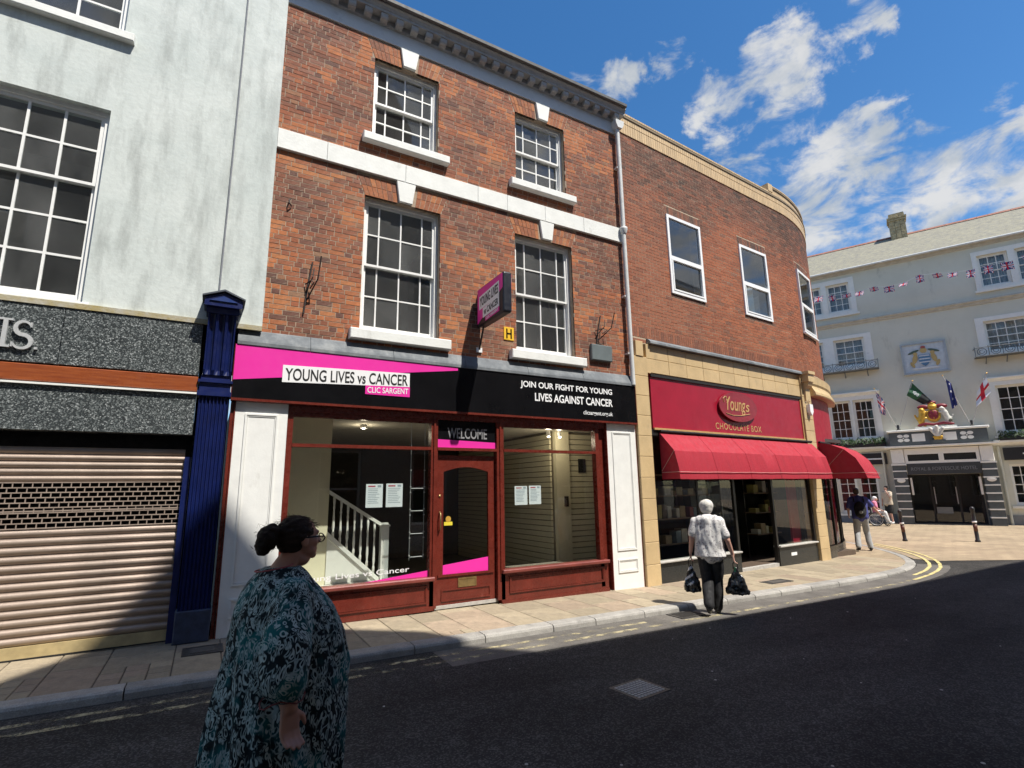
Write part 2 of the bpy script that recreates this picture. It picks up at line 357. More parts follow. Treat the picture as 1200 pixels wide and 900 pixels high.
# ================================================================== ground, road, pavement
def asphalt_mat():
    m = bpy.data.materials.new('asphalt'); m.use_nodes = True; N = m.node_tree.nodes; L = m.node_tree.links; b = N['Principled BSDF']; b.inputs['Roughness'].default_value = .8
    tc = N.new('ShaderNodeTexCoord')
    def noise(s, d, r=.6, sc_=(1, 1, 1)):
        mp = N.new('ShaderNodeMapping'); mp.inputs['Scale'].default_value = sc_; L.new(tc.outputs['Object'], mp.inputs[0]); n = N.new('ShaderNodeTexNoise'); n.inputs['Scale'].default_value = s; n.inputs['Detail'].default_value = d; n.inputs['Roughness'].default_value = r; L.new(mp.outputs[0], n.inputs['Vector']); return n.outputs['Fac']
    def rng(o, a, c, lo, hi):
        r = N.new('ShaderNodeMapRange'); L.new(o, r.inputs[0]); r.inputs[1].default_value = a; r.inputs[2].default_value = c; r.inputs[3].default_value = lo; r.inputs[4].default_value = hi; return r.outputs[0]
    def mul(a, c):
        k = N.new('ShaderNodeMath'); k.operation = 'MULTIPLY'; L.new(a, k.inputs[0]); L.new(c, k.inputs[1]); return k.outputs[0]
    v = N.new('ShaderNodeTexVoronoi'); v.inputs['Scale'].default_value = 85; L.new(tc.outputs['Object'], v.inputs['Vector']); sp = N.new('ShaderNodeSeparateColor'); L.new(v.outputs['Color'], sp.inputs[0])
    stone = rng(sp.outputs[0], .55, 1., .72, 2.3)                                 # pale aggregate
    f = mul(mul(stone, rng(noise(.55, 6, .6, (.5, 1.4, 1)), .3, .72, .55, 1.55)), rng(noise(7, 5), .3, .7, .82, 1.2))
    f = mul(f, rng(noise(1.3, 7, .7, (.25, 2.2, 1)), .60, .66, 1., .72))             # tyre-polished and tarry streaks
    x = N.new('ShaderNodeVectorMath'); x.operation = 'SCALE'; x.inputs[0].default_value = (.044, .0415, .039); L.new(f, x.inputs['Scale']); L.new(x.outputs[0], b.inputs['Base Color'])
    b.inputs['Specular IOR Level'].default_value = .14; return m
m_asph = asphalt_mat()
m_ground = mat('ground_earth', (.16, .14, .11), .9)
m_plaza = None
def paving_mat():
    m = bpy.data.materials.new('block_paving'); m.use_nodes = True; N = m.node_tree.nodes; L = m.node_tree.links; b = N['Principled BSDF']
    tc = N.new('ShaderNodeTexCoord'); mp = N.new('ShaderNodeMapping'); mp.inputs['Rotation'].default_value = (0, 0, R(24)); L.new(tc.outputs['Object'], mp.inputs[0])
    br = N.new('ShaderNodeTexBrick'); br.inputs['Scale'].default_value = 1.; br.inputs['Brick Width'].default_value = .42; br.inputs['Row Height'].default_value = .21
    br.inputs['Mortar Size'].default_value = .008; br.inputs['Color1'].default_value = (.40, .31, .20, 1); br.inputs['Color2'].default_value = (.33, .25, .165, 1); br.inputs['Mortar'].default_value = (.16, .12, .09, 1)
    L.new(mp.outputs[0], br.inputs[0])
    n = N.new('ShaderNodeTexNoise'); n.inputs['Scale'].default_value = .8; n.inputs['Detail'].default_value = 8; n.inputs['Roughness'].default_value = .7; L.new(tc.outputs['Object'], n.inputs['Vector'])
    r = N.new('ShaderNodeMapRange'); L.new(n.outputs['Fac'], r.inputs[0]); r.inputs[1].default_value = .3; r.inputs[2].default_value = .7; r.inputs[3].default_value = .72; r.inputs[4].default_value = 1.18
    x = N.new('ShaderNodeVectorMath'); x.operation = 'SCALE'; L.new(br.outputs['Color'], x.inputs[0]); L.new(r.outputs[0], x.inputs['Scale']); L.new(x.outputs[0], b.inputs['Base Color'])
    bp = N.new('ShaderNodeBump'); bp.inputs['Distance'].default_value = .004; L.new(br.outputs['Fac'], bp.inputs['Height']); bp.invert = True; L.new(bp.outputs[0], b.inputs['Normal'])
    b.inputs['Roughness'].default_value = .8; return m
m_plaza = paving_mat()
MB().add([(-400, -400, -.55), (600, -400, -.55), (600, 600, -.55), (-400, 600, -.55)], [(0, 1, 2, 3)]).build('ground', m_ground, kind='structure')
def road_z(x): return gz(x) - .088 + .075 * min(1, max(0, (x - 11.5) / 4.5))
KERB = [(-14, 6.18), (-6, 6.18), (0, 6.18), (6, 6.18), (10, 6.18), (12.0, 6.20), (12.8, 6.25), (13.5, 6.34), (14.1, 6.46), (14.7, 6.64), (15.3, 6.90), (15.9, 7.25), (16.5, 7.68), (17.1, 8.2), (17.8, 8.95), (18.6, 9.95), (19.6, 11.4), (21.5, 14.6), (24, 19), (30, 30)]
def kerb_y(x):
    for (a, b), (c, d) in zip(KERB, KERB[1:]):
        if a <= x <= c: return b + (d - b) * (x - a) / (c - a)
    return KERB[-1][1]
def sheet(xs, yf, zf, ny=1):
    mb = MB(); V = []; F = []
    for x in xs:
        y0, y1 = yf(x)
        for j in range(ny + 1): V.append((x, y0 + (y1 - y0) * j / ny, zf(x)))
    for i in range(len(xs) - 1):
        for j in range(ny): a = i * (ny + 1) + j; F.append((a, a + ny + 1, a + ny + 2, a + 1))
    return mb.add(V, F)
xs = [-60, -30, -14, -3, 0, 4, 8, 11.5] + [12 + .5 * i for i in range(9)] + [18, 22, 26, 30, 34, 60]
sheet(xs, lambda x: (-6, kerb_y(x) + .05 if x < 15.9 else (7.3 if x < 17 else 7.3)), road_z).build('road', m_asph, kind='structure')
# shared paved square in front of the hotel
sq = [(15.92, 7.22), (15.96, 6.72), (17.8, 5.6), (24, 2.0), (34, -4.2), (70, -30), (90, 60), (30, 60), (30, 30), (24, 19), (21.5, 14.6), (19.6, 11.4), (18.6, 9.95), (17.8, 8.95), (17.1, 8.2), (16.5, 7.68)]
MB().add([(x, y, GZ_END - .006) for x, y in sq], [tuple(range(len(sq)))]).build('paved_square', m_plaza, kind='structure')
# pavement: bedding sheet with real slabs, setts and kerb stones on it
m_bed = mat('pavement_bedding', (.085, .07, .055), .95, .2, 12, .003, 60)
m_slab = mat('paving_slab', (.33, .272, .188), .85, .18, 2.2, .003, 70., fine=.14, rand=.16, dirt=((.15, .125, .098), 2.6, .48, .78, (1, 1, 1)))
m_slab2 = mat('paving_slab_pink', (.325, .25, .178), .85, .18, 2.2, .003, 70., fine=.14, rand=.14, dirt=((.16, .13, .10), 2.6, .48, .78, (1, 1, 1)))
m_kerb = mat('kerb_granite', (.31, .295, .27), .75, .16, 5, .004, 40., fine=.25, rand=.14, dirt=((.13, .12, .11), 4, .58, .8, (1, 1, 1)))
def front_y(x):
    if x < 7.25: return 7.90
    b = R(4.5); s = (x - 7.25) / math.cos(b)
    if s < 6.2: return 7.78 + (x - 7.25) * math.tan(b)
    return 8.30 + (x - 13.43) * .30
px = [-14, -8, -3, 0, 4, 8, 11, 12] + [12.5 + .5 * i for i in range(12)] + [19, 20, 22, 25, 30]
pav = sheet(px, lambda x: (kerb_y(x) + .10, (front_y(x) + .9) if x < 15 else kerb_y(x) + 6), lambda x: gz(x) - .012).build('pavement', m_bed, kind='structure')
rs = random.Random(3); slabs = []; x = -4.6; k = 0
_slab = {}
def slab_mesh(w, d, m):
    w = round(w, 2); d = round(d, 2); key = (w, d, m.name)
    if key not in _slab:
        b = .006; V = [(0, 0, 0), (w, 0, 0), (w, d, 0), (0, d, 0), (0, 0, .034), (w, 0, .034), (w, d, .034), (0, d, .034), (b, b, .04), (w - b, b, .04), (w - b, d - b, .04), (b, d - b, .04)]
        F = [(0, 1, 5, 4), (1, 2, 6, 5), (2, 3, 7, 6), (3, 0, 4, 7), (4, 5, 9, 8), (5, 6, 10, 9), (6, 7, 11, 10), (7, 4, 8, 11), (8, 9, 10, 11)]
        _slab[key] = MB().add(V, F).mesh('paving_slab', m)
    return _slab[key]
while x < 15.2:
    w = rs.choice([.44, .44, .44, .60]); y = kerb_y(x + w / 2) + .205; ye = front_y(x + w / 2) + (.3 if x > 13 else .02)
    seq_small = (k % 3 == 0) or (x < 2.2 and k % 2 == 0)
    while y < ye - .03:
        if seq_small and rs.random() < (.45 if x < 2.5 else .22):
            n = 3; sw = w / n; d = .20
            for i in range(n): slabs.append((x + i * sw, y, sw - .009, min(d, ye - y) - .009, m_slab2 if rs.random() < .4 else m_slab))
        else:
            d = rs.choice([.44, .60, .75, .90]); d = min(d, ye - y)
            if ye - y - d < .18: d = ye - y
            slabs.append((x, y, w - .010, d - .010, m_slab2 if rs.random() < .3 else m_slab))
        y += d
    x += w; k += 1
slabs = slabs[:300]
for (sx, sy, w, d, m) in slabs:
    t = (rs.random() - .5) * .0035
    put('paving_slab', slab_mesh(w, d, m), pav, loc=(sx, sy, gz(sx + w / 2) - .040 + t), rot=((rs.random() - .5) * .004, GX, 0))
# pavement beyond the last slab
far = [14.9 + .4 * i for i in range(12)] + [20, 21.5, 24]
sheet(far, lambda x: (kerb_y(x) + .205, kerb_y(x) + 6), lambda x: gz(x) - .004).build('far_paving', m_plaza, pav)
# kerb stones
kp = [];
for (a, b), (c, d) in zip(KERB, KERB[1:]):
    n = max(1, int(math.hypot(c - a, d - b) / .1))
    kp += [(a + (c - a) * i / n, b + (d - b) * i / n) for i in range(n)]
kp = [p for p in kp if -5 < p[0] < 19]
i = 0
while i < len(kp) - 2:
    ln = rs.choice([7, 8, 9, 10]) if kp[i][0] < 11.8 else 5
    seg = kp[i:i + ln + 1]; i += ln
    if len(seg) < 3: break
    a = Vector((*seg[0], 0)); b = Vector((*seg[-1], 0)); t = (b - a).normalized(); nrm = Vector((-t.y, t.x, 0)); g = .006
    a = a + t * g; b = b - t * g; mb = MB(); V = []
    h0, h1 = gz(a.x), gz(b.x); lo = road_z(a.x) - .08; w = .20; j = lambda: (rs.random() - .5) * .006
    prof = [(-.004, lo), (.0, -.035), (.012, -.012), (.035, -.001), (w, .001), (w, lo)]
    for p, h in ((a, h0), (b, h1)):
        for q, (o, z) in enumerate(prof):
            z = z + h if q not in (0, 5) else z
            V.append(p + nrm * (o + (j() if q in (1, 2, 3) else 0)) + Vector((0, 0, z + (j() * .5 if q in (3, 4) else 0))))
    n = 6; mb.add(V, [tuple(range(n)), tuple(range(2 * n - 1, n - 1, -1))] + [(q + n, (q + 1) % n + n, (q + 1) % n, q) for q in range(n)])
    mb.build('kerb_stone', m_kerb, pav)
# painted yellow lines with wear
def worn_paint(name, c, lo, hi):
    m = bpy.data.materials.new(name); m.use_nodes = True; N = m.node_tree.nodes; L = m.node_tree.links; b = N['Principled BSDF']; b.inputs['Base Color'].default_value = rgb(c); b.inputs['Roughness'].default_value = .7
    o = N['Material Output']; t = N.new('ShaderNodeBsdfTransparent'); x = N.new('ShaderNodeMixShader'); tc = N.new('ShaderNodeTexCoord')
    n = N.new('ShaderNodeTexNoise'); n.inputs['Scale'].default_value = 5; n.inputs['Detail'].default_value = 9; n.inputs['Roughness'].default_value = .75; L.new(tc.outputs['Object'], n.inputs['Vector'])
    r = N.new('ShaderNodeMapRange'); L.new(n.outputs['Fac'], r.inputs[0]); r.inputs[1].default_value = lo; r.inputs[2].default_value = hi
    L.new(r.outputs[0], x.inputs[0]); L.new(t.outputs[0], x.inputs[1]); L.new(b.outputs[0], x.inputs[2]); L.new(x.outputs[0], o.inputs[0]); return m
m_yel = worn_paint('worn_yellow_paint', (.60, .50, .22), .34, .48); m_yel2 = worn_paint('faded_yellow_paint', (.46, .40, .24), .46, .62)
def line(off, w, m, x0, x1, zoff=.004):
    mb = MB(); V = []; pts = [p for p in kp if x0 <= p[0] <= x1]
    for q, p in enumerate(pts):
        a = Vector((*pts[max(q - 2, 0)], 0)); b = Vector((*pts[min(q + 2, len(pts) - 1)], 0)); t = (b - a).normalized(); n = Vector((t.y, -t.x, 0)); P = Vector((*p, 0)) + n * off
        z = (road_z(P.x) if P.x < 15.7 else GZ_END - .003) + zoff
        V += [(P.x + n.x * w, P.y + n.y * w, z), (P.x, P.y, z)]
    mb.add(V, [(2 * q, 2 * q + 2, 2 * q + 3, 2 * q + 1) for q in range(len(pts) - 1)]); return mb
road = bpy.data.objects['road']
line(.40, .075, m_yel2, -4, 12.6).build('yellow_line', m_yel2, road)
line(.19, .07, m_yel2, -4, 5.5).build('yellow_line', m_yel2, road)
line(.22, .07, m_yel, 13.2, 18.6, .007).build('yellow_line', m_yel, road)
line(.42, .07, m_yel, 12.6, 18.6, .007).build('yellow_line', m_yel, road)
# channel of pale worn tarmac beside the kerb
m_chan = mat('worn_tarmac', (.12, .11, .098), .85, .25, 3, .004, 60, fine=.3)
line(.012, .62, m_chan, 2.4, 15.2, .002).build('gutter_strip', m_chan, road)
# iron covers
m_iron = mat('cast_iron', (.10, .095, .09), .55, .25, 20, .002, 80, metal=.6)
m_conc = mat('worn_concrete', (.42, .40, .37), .85, .15, 14)
def cover(name, label, x, y, w, d, z, rz, nx, ny, m, m2):
    t = thing(name, label, 'cover', (x, y, z), rz)
    MB().box(-w / 2, w / 2, -d / 2, d / 2, -.03, .004).build('plate', m, t)
    f = MB(); f.box(-w / 2 - .03, -w / 2, -d / 2 - .03, d / 2 + .03, -.03, .007).box(w / 2, w / 2 + .03, -d / 2 - .03, d / 2 + .03, -.03, .007).box(-w / 2, w / 2, -d / 2 - .03, -d / 2, -.03, .007).box(-w / 2, w / 2, d / 2, d / 2 + .03, -.03, .007); f.build('frame', m_iron, t)
    s = MB()
    for i in range(nx):
        for j in range(ny):
            cx = -w / 2 + w * (i + .5) / nx; cy = -d / 2 + d * (j + .5) / ny; a = w / nx * .36; b_ = d / ny * .34
            s.box(cx - a, cx + a, cy - b_, cy + b_, .003, .009)
    s.build('tread', m2, t, kind='stuff'); return t
cover('manhole_cover', 'square manhole cover with pale worn studs in the dark roadway', 3.64, 4.08, .36, .32, road_z(3.66) - .003, .1, 9, 8, m_iron, m_conc)
cover('service_cover', 'small dark service cover in the pavement beside the blue pilaster', .10, 7.22, .34, .30, gz(.1) + .0, 0, 1, 1, m_iron, mat('dark_tile', (.09, .08, .07), .7))
cover('service_cover', 'long dark service cover in the pavement before the chocolate shop doorway', 9.68, 6.80, .60, .22, gz(9.68) + .0, 0, 1, 1, m_iron, mat('dark_tile', (.09, .08, .07), .7))
t = thing('gully_grate', 'black gully grate in the gutter by the kerb behind the white-haired woman', 'drain', (6.32, 5.98, road_z(6.3) + .004), 0)
MB().ring(-.24, .24, -.16, .16, .03, 0, .012).map(lambda x, y, z: (x, z, y)).build('frame', m_iron, t)
s = MB()
for i in range(9): s.box(-.20 + i * .047, -.178 + i * .047, -.13, .13, 0, .010)
s.build('bars', m_iron, t)
MB().box(-.21, .21, -.13, .13, -.05, -.003).build('sump', mat('drain_dark', (.01, .01, .01), .9), t)
s = MB()
for i in range(34):
    gx, gy = rs.uniform(-1, 12), rs.uniform(1.5, 5.6); r = rs.uniform(.006, .015)
    s.lathe([(r, 0), (r * .8, .003)], 7, gx, gy); n = 14
    s.v[-n:] = [(a, b, c + road_z(gx)) for a, b, c in s.v[-n:]]
s.build('litter_specks', m_conc, road, kind='stuff')
# ================================================================== shared building pieces
m_white = mat('white_paint', (.80, .80, .77), .42, .05, 5, .0015, 30, dirt=((.55, .53, .48), 5, .62, .85, (1, 1, .3)))
m_sash = mat('sash_white', (.82, .82, .80), .4, .05, 8)
m_upvc = mat('upvc_white', (.86, .87, .88), .3, .03, 4)
m_stone = mat('painted_stone', (.76, .77, .74), .65, .06, 4, .003, 25, dirt=((.42, .42, .38), 3.0, .60, .82, (1, 1, .5)))
m_lead = mat('lead', (.15, .165, .18), .7, .2, 4, .004, 14, spec=.3, dirt=((.25, .26, .26), 4, .5, .75, (1, 1, 1)))
m_dark = mat('dark_interior', (.012, .012, .013), .9)
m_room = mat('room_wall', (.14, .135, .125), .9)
m_glassold = glass('old_window_glass', (.90, .93, .92), 2.0, .03, .0, dust=.085)
m_glass = glass('window_glass', (.92, .94, .93), 1.72, .015)
m_glassblue = glass('double_glazing', (.72, .76, .78), 2.7, .03, .0)
m_pipe = mat('pipe_paint', (.62, .63, .62), .5, .1, 6, dirt=((.35, .33, .30), 6, .6, .8, (1, 1, .3)))
m_net = mat('net_curtain', (.40, .41, .40), .9, .35, 3.5, .012, 12, stretch=(9, 1, .6))

def bars(mb, xs, zs, x0, x1, z0, z1, w, y0, y1):
    for x in xs: mb.box(x - w / 2, x + w / 2, y0, y1, z0, z1)
    cuts = [x0] + sorted(xs) + [x1]
    for z in zs:
        for a, b in zip(cuts, cuts[1:]):
            mb.box(a + (w / 2 if a != x0 else 0), b - (w / 2 if b != x1 else 0), y0 + .001, y1 - .001, z - w / 2, z + w / 2)
def sash_window(parent, x0, x1, z0, z1, y, cols, rt, rb, meet=.5, mf=None, mg=None, bar=.022, fr=.055, stile=.04, curtain=0., name='window'):
    """a vertical sliding sash: box frame, upper sash in front, lower sash behind, every pane its own piece"""
    mf = mf or m_sash; mg = mg or m_glassold
    w = MB().ring(x0, x1, z0, z1, fr, y, y + .12, wb=.05).build(name, mf, parent)
    zi0, zi1, xi0, xi1 = z0 + .05, z1 - fr, x0 + fr, x1 - fr; zm = zi0 + (zi1 - zi0) * meet
    tot = sum(cols)
    for up in (1, 0):
        a, b = (zm - .018, zi1) if up else (zi0, zm + .018); ys = y + (.025 if up else .07); nr = rt if up else rb
        st = MB().ring(xi0, xi1, a, b, stile, ys, ys + .04, wt=.045 if up else .036, wb=.036 if up else .075)
        gx0, gx1, gz0, gz1 = xi0 + stile, xi1 - stile, a + (.036 if up else .075), b - (.045 if up else .036)
        acc = 0; xsn = []
        for c in cols[:-1]: acc += c; xsn.append(gx0 + (gx1 - gx0) * acc / tot)
        zsn = [gz0 + (gz1 - gz0) * i / nr for i in range(1, nr)]
        bars(st, xsn, zsn, gx0, gx1, gz0, gz1, bar, ys + .006, ys + .034)
        so_ = st.build('sash', mf, w)
        X = [gx0] + xsn + [gx1]; Z = [gz0] + zsn + [gz1]
        for p, q in zip(X, X[1:]):
            for r_, s_ in zip(Z, Z[1:]): pane(w, p, q, r_, s_, ys + .018, mg)
    if curtain:
        V = []; n = 40; zb = z0 + (z1 - z0) * (1 - curtain); zt = z1
        for i in range(n + 1):
            xx = x0 + .04 + (x1 - x0 - .08) * i / n; yy = y + .25 + .02 * math.sin(i * 1.9) + .012 * math.sin(i * .7 + x0)
            V += [(xx, yy, zb), (xx, yy, zt), (xx, yy + .006, zb), (xx, yy + .006, zt)]
        F = []
        for i in range(n): a = 4 * i; F += [(a, a + 4, a + 5, a + 1), (a + 3, a + 7, a + 6, a + 2)]
        MB().add(V, F).build('curtain', m_net, w, smooth=True)
    return w

# ---------------------------------------------------------------- bricks
def lay(x0, x1, z0, z1, blocked, bl=.215, hd=.1025, bh=.065, j=.010, bond='flemish', rnd=None):
    out = []; c = bh + j; row = 0; z = z0
    while z + bh <= z1 + .02:
        zt = min(z + bh, z1); free = [(x0, x1)]
        for (a, b) in sorted(blocked((z + zt) / 2)):
            nf = []
            for (p, q) in free:
                if b <= p or a >= q: nf.append((p, q)); continue
                if a > p: nf.append((p, a))
                if b < q: nf.append((b, q))
            free = nf
        x = x0 - (rnd.random() * .22 if bond == 'flemish' else ((.0 if row % 2 == 0 else .11) + rnd.random() * .012))
        i = row % 2
        while x < x1:
            L_ = bl if (bond != 'flemish' or rnd.random() < .56) else hd
            for (p, q) in free:
                a, b = max(x, p), min(x + L_, q)
                if b - a > .02: out.append((a, b, z, zt, (b - a) > L_ - .001 and (zt - z) > bh - .001, L_))
            x += L_ + j; i += 1
        z += c; row += 1
    return out
def brick_wall(parent, bricks, colour, mb_mat, depth, fn, rnd, nkeep=300, base_loc=None, keyed=None):
    """the bricks that show largest become objects of their own (shared meshes); all the rest one 'stuff' mesh"""
    P = []
    for bk in bricks:
        c = fn((bk[0] + bk[1]) / 2, 0, (bk[2] + bk[3]) / 2); P.append(c)
    flat = [k for k, bk in enumerate(bricks) if bk[4] and bk[1] < 6.1 + (99 if keyed is None else 0)]
    mw = parent.matrix_world if False else None
    order = sorted(flat, key=lambda k: ((base_loc @ Vector(P[k])) - Vector((0, 0, 1.7))).length / max(.1, bricks[k][1] - bricks[k][0]))
    keep = set(order[:nkeep]); cache = {}; mb = MB()
    for k, bk in enumerate(bricks):
        c = colour(bk); pr = -.0008 - rnd.random() * .0026
        if k in keep:
            q = min(range(len(PAL)), key=lambda i_: sum((PAL[i_][n] - c[n]) ** 2 for n in range(3)))
            key = (round(bk[5], 3), q)
            if key not in cache: cache[key] = MB().open_box(0, bk[5], 0, depth, 0, bk[3] - bk[2], 0, PAL[q]).mesh('brick', mb_mat, attr=True)
            put('brick', cache[key], parent, loc=(bk[0], pr, bk[2]), rot=(0, (rnd.random() - .5) * .012, 0))
        else:
            n0 = len(mb.v); dz = (rnd.random() - .5) * .004
            mb.open_box(bk[0], bk[1], pr, depth, bk[2] + dz, bk[3] + dz, 0, c)
    mb.map(fn)
    mb.build('brickwork', mb_mat, parent, attr=True, kind='stuff')
PAL = []
m_brick = mat('brick', (1, 1, 1), .9, .20, 14., .003, 60., attr=True, fine=.18, dirt=((.33, .24, .175), 9., .54, .80, (1, 1, 2.2)))
m_brickB = mat('machine_brick', (1, 1, 1), .9, .14, 14., .003, 60., attr=True, fine=.12, dirt=((.34, .23, .15), 12., .60, .82, (1, 1, 2.)))
# ================================================================== left building: rendered house over a shuttered granite shopfront
Y0 = 7.73
m_stucco = mat('stucco', (.53, .58, .56), .85, .05, 1.1, .005, 9., fine=.05, c2=(.62, .66, .635), dirt=((.32, .345, .33), 1.7, .47, .76, (2.2, 1, .46)))
m_blue = mat('blue_gloss_paint', (.005, .012, .080), .36, .25, 5, .001, 30, dirt=((.02, .035, .10), 9, .6, .8, (1, 1, .4)))
m_bluew = mat('worn_blue_paint', (.03, .04, .075), .6, .3, 9, .002, 30)
m_wood = mat('varnished_wood', (.20, .042, .014), .35, .35, 5, .001, 40, c2=(.33, .085, .022), stretch=(.6, 6, 9))
m_shut = mat('shutter_metal', (.36, .285, .235), .48, .12, 3, .002, 30, metal=.25, dirt=((.19, .15, .125), 4, .52, .8, (.4, 1, 3)), rand=.06)
m_shutrail = mat('shutter_rail', (.42, .33, .17), .55, .2, 6)
def granite():
    m = bpy.data.materials.new('speckled_granite'); m.use_nodes = True; N = m.node_tree.nodes; L = m.node_tree.links; b = N['Principled BSDF']
    tc = N.new('ShaderNodeTexCoord'); v = N.new('ShaderNodeTexVoronoi'); v.inputs['Scale'].default_value = 88; L.new(tc.outputs['Object'], v.inputs['Vector'])
    s = N.new('ShaderNodeSeparateColor'); L.new(v.outputs['Color'], s.inputs[0])
    cr = N.new('ShaderNodeValToRGB'); L.new(s.outputs[0], cr.inputs[0]); e = cr.color_ramp.elements
    e[0].position = 0; e[0].color = (.028, .032, .034, 1); e[1].position = .55; e[1].color = (.05, .058, .06, 1)
    for p, c in ((.62, (.10, .115, .115)), (.84, (.15, .165, .165)), (.95, (.26, .28, .28)), (1., (.40, .42, .42))):
        q = e.new(p); q.color = rgb(c)
    L.new(cr.outputs[0], b.inputs['Base Color']); b.inputs['Roughness'].default_value = .28; return m
m_gran = granite()
HL = thing('rendered_house', 'pale grey-green rendered house with stained walls above a closed shop shutter', 'building', (0, Y0, 0))
hw = [(-3.45, -1.49, 3.96, 6.56), (-3.45, -1.47, 7.72, 10.0)]
w = MB(); wallholes(w, -9.0, .46, 3.90, 12.5, hw, -.05, .30); wl = w.build('wall', m_stucco, HL)
MB().tube([(-.09, -.062, 3.9), (-.085, -.062, 7), (-.095, -.062, 12.5)], .011, 6).build('cable', mat('grey_cable', (.22, .23, .25), .6), HL)
sash_window(HL, -3.45, -1.49, 3.96, 6.56, .03, [1] * 5, 2, 3, .615, bar=.028, stile=.045, curtain=0)
sash_window(HL, -3.45, -1.47, 7.72, 10.0, .03, [1] * 4, 3, 3, .5, bar=.028, stile=.045)
s_ = MB(); s_.cbox(-3.6, -1.35, -.14, .03, 7.60, 7.72, .012); s_.build('window_sill', m_stone, HL)
s_ = MB(); s_.cbox(-3.55, -1.42, -.085, .03, 3.895, 3.96, .01); s_.build('window_sill', m_stone, HL)
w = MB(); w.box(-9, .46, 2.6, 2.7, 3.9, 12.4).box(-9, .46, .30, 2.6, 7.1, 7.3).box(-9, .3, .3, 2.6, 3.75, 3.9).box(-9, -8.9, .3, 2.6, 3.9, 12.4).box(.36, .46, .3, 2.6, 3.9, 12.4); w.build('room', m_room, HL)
w = MB(); w.prism([(-.35, 12.5), (-.35, 12.6), (4.5, 16.5), (9, 12.6), (9, 12.5)], 'x', -9, .46); w.build('roof', mat('slate', (.10, .105, .115), .7, .2, 4), HL)
# drip edge with lichen above the granite
m_lich = mat('weathered_edge', (.42, .40, .34), .9, .3, 7, .006, 20, c2=(.34, .27, .10))
MB().box(-9, .458, -.10, -.051, 3.865, 3.93).build('drip_edge', m_lich, HL)
g = MB()
xg = [-9, -7.4, -5.7, -4.0, -2.2, -1.62, -.225]
for a, b in zip(xg, xg[1:]): MB().cbox(a + .003, b - .003, -.085, .1, 3.185, 3.862, .004).build('granite_panel', m_gran, HL)
for a, b in zip(xg[:4] + [-2.2, -.225], xg[1:4] + [-2.2, -.225]):
    if b > a: MB().cbox(a + .003, b - .003, -.075, .1, 2.43, 2.935, .004).build('granite_panel', m_gran, HL)
MB().cbox(-9, -.225, -.10, .1, 2.975, 3.165, .008).build('timber_rail', m_wood, HL)
MB().box(-9, -.225, -.112, .1, 2.94, 2.962).build('pale_bead', m_white, HL)
MB().box(-9, -.225, -.06, .1, 2.962, 2.975).build('shadow_gap', m_dark, HL); MB().box(-9, -.225, -.05, .1, 3.165, 3.185).build('shadow_gap', m_dark, HL)
MB().box(-9, -.225, .30, .7, 1.9, 2.43).build('shutter_box', m_dark, HL)
MB().box(-9, -.225, 1.6, 1.7, 0, 3.8).box(-9, .1, .10, 1.6, 2.435, 2.6).box(.05, .15, .1, 1.6, 0, 3.8).box(-9, .1, .2, 1.6, -.02, 0.01).build('shop_room', m_dark, HL)
# roller shutter: every lath its own piece, a brick-bond grille between
SH = thing('roller_shutter', 'closed beige roller shutter with a brick-pattern grille strip across it', 'shutter', (-2.4, Y0 - .095, 0))
def lath(z, h, y=.16):
    P = [(y + .012, z), (y, z + h * .12), (y - .014, z + h * .34), (y - .018, z + h * .52), (y - .013, z + h * .70), (y - .002, z + h * .84), (y + .008, z + h * .88), (y + .008, z + h), (y + .02, z + h), (y + .02, z)]
    return P
SX0, SX1 = -5.6 + 2.4, -.285 + 2.4
z = .155; lm = None
k = 0
def put_lath(z, h):
    o = MB().prism(lath(0, h), 'x', SX0, SX1).mesh('shutter_lath', m_shut)
    for p in o.polygons: p.use_smooth = True
    try: o.set_sharp_from_angle(angle=R(40))
    except Exception: pass
    return o
lm = put_lath(0, .0915); lm2 = put_lath(0, .078)
for i in range(13): put('shutter_lath', lm, SH, loc=(0, rs.uniform(-.002, .002), .155 + i * .0925), rot=(0, rs.uniform(-.0006, .0006), 0))
for i in range(5): put('shutter_lath', lm2, SH, loc=(0, 0, 1.862 + i * .079))
gr = MB(); gz0, gz1, rows = 1.362, 1.858, 9; rp = (gz1 - gz0) / rows
for r_ in range(rows + 1):
    z = gz0 + r_ * rp; gr.box(SX0, SX1, .150, .166, z - .006, z + .006)
    if r_ == rows: break
    if r_ == 3: gr.box(SX0, SX1, .151, .165, z + .012, z + .026)
    x = SX0 + (0.0 if r_ % 2 else .042)
    while x < SX1: gr.box(x - .005, x + .005, .152, .164, z + .006, z + rp - .006); x += .084
gr.build('grille', m_shut, SH)
b_ = MB().box(SX0, SX1, .135, .175, .035, .152); b_.build('bottom_rail', m_shutrail, SH)
MB().box(SX0, SX1, .13, .185, .02, .034).build('rubber_seal', m_dark, SH)
MB().box(SX1 + .002, SX1 + .072, .10, .20, .0, 2.16).build('guide_channel', m_blue, SH)
MB().box(-9, -.2, .05, .25, -.06, .018).build('threshold', m_conc, HL)
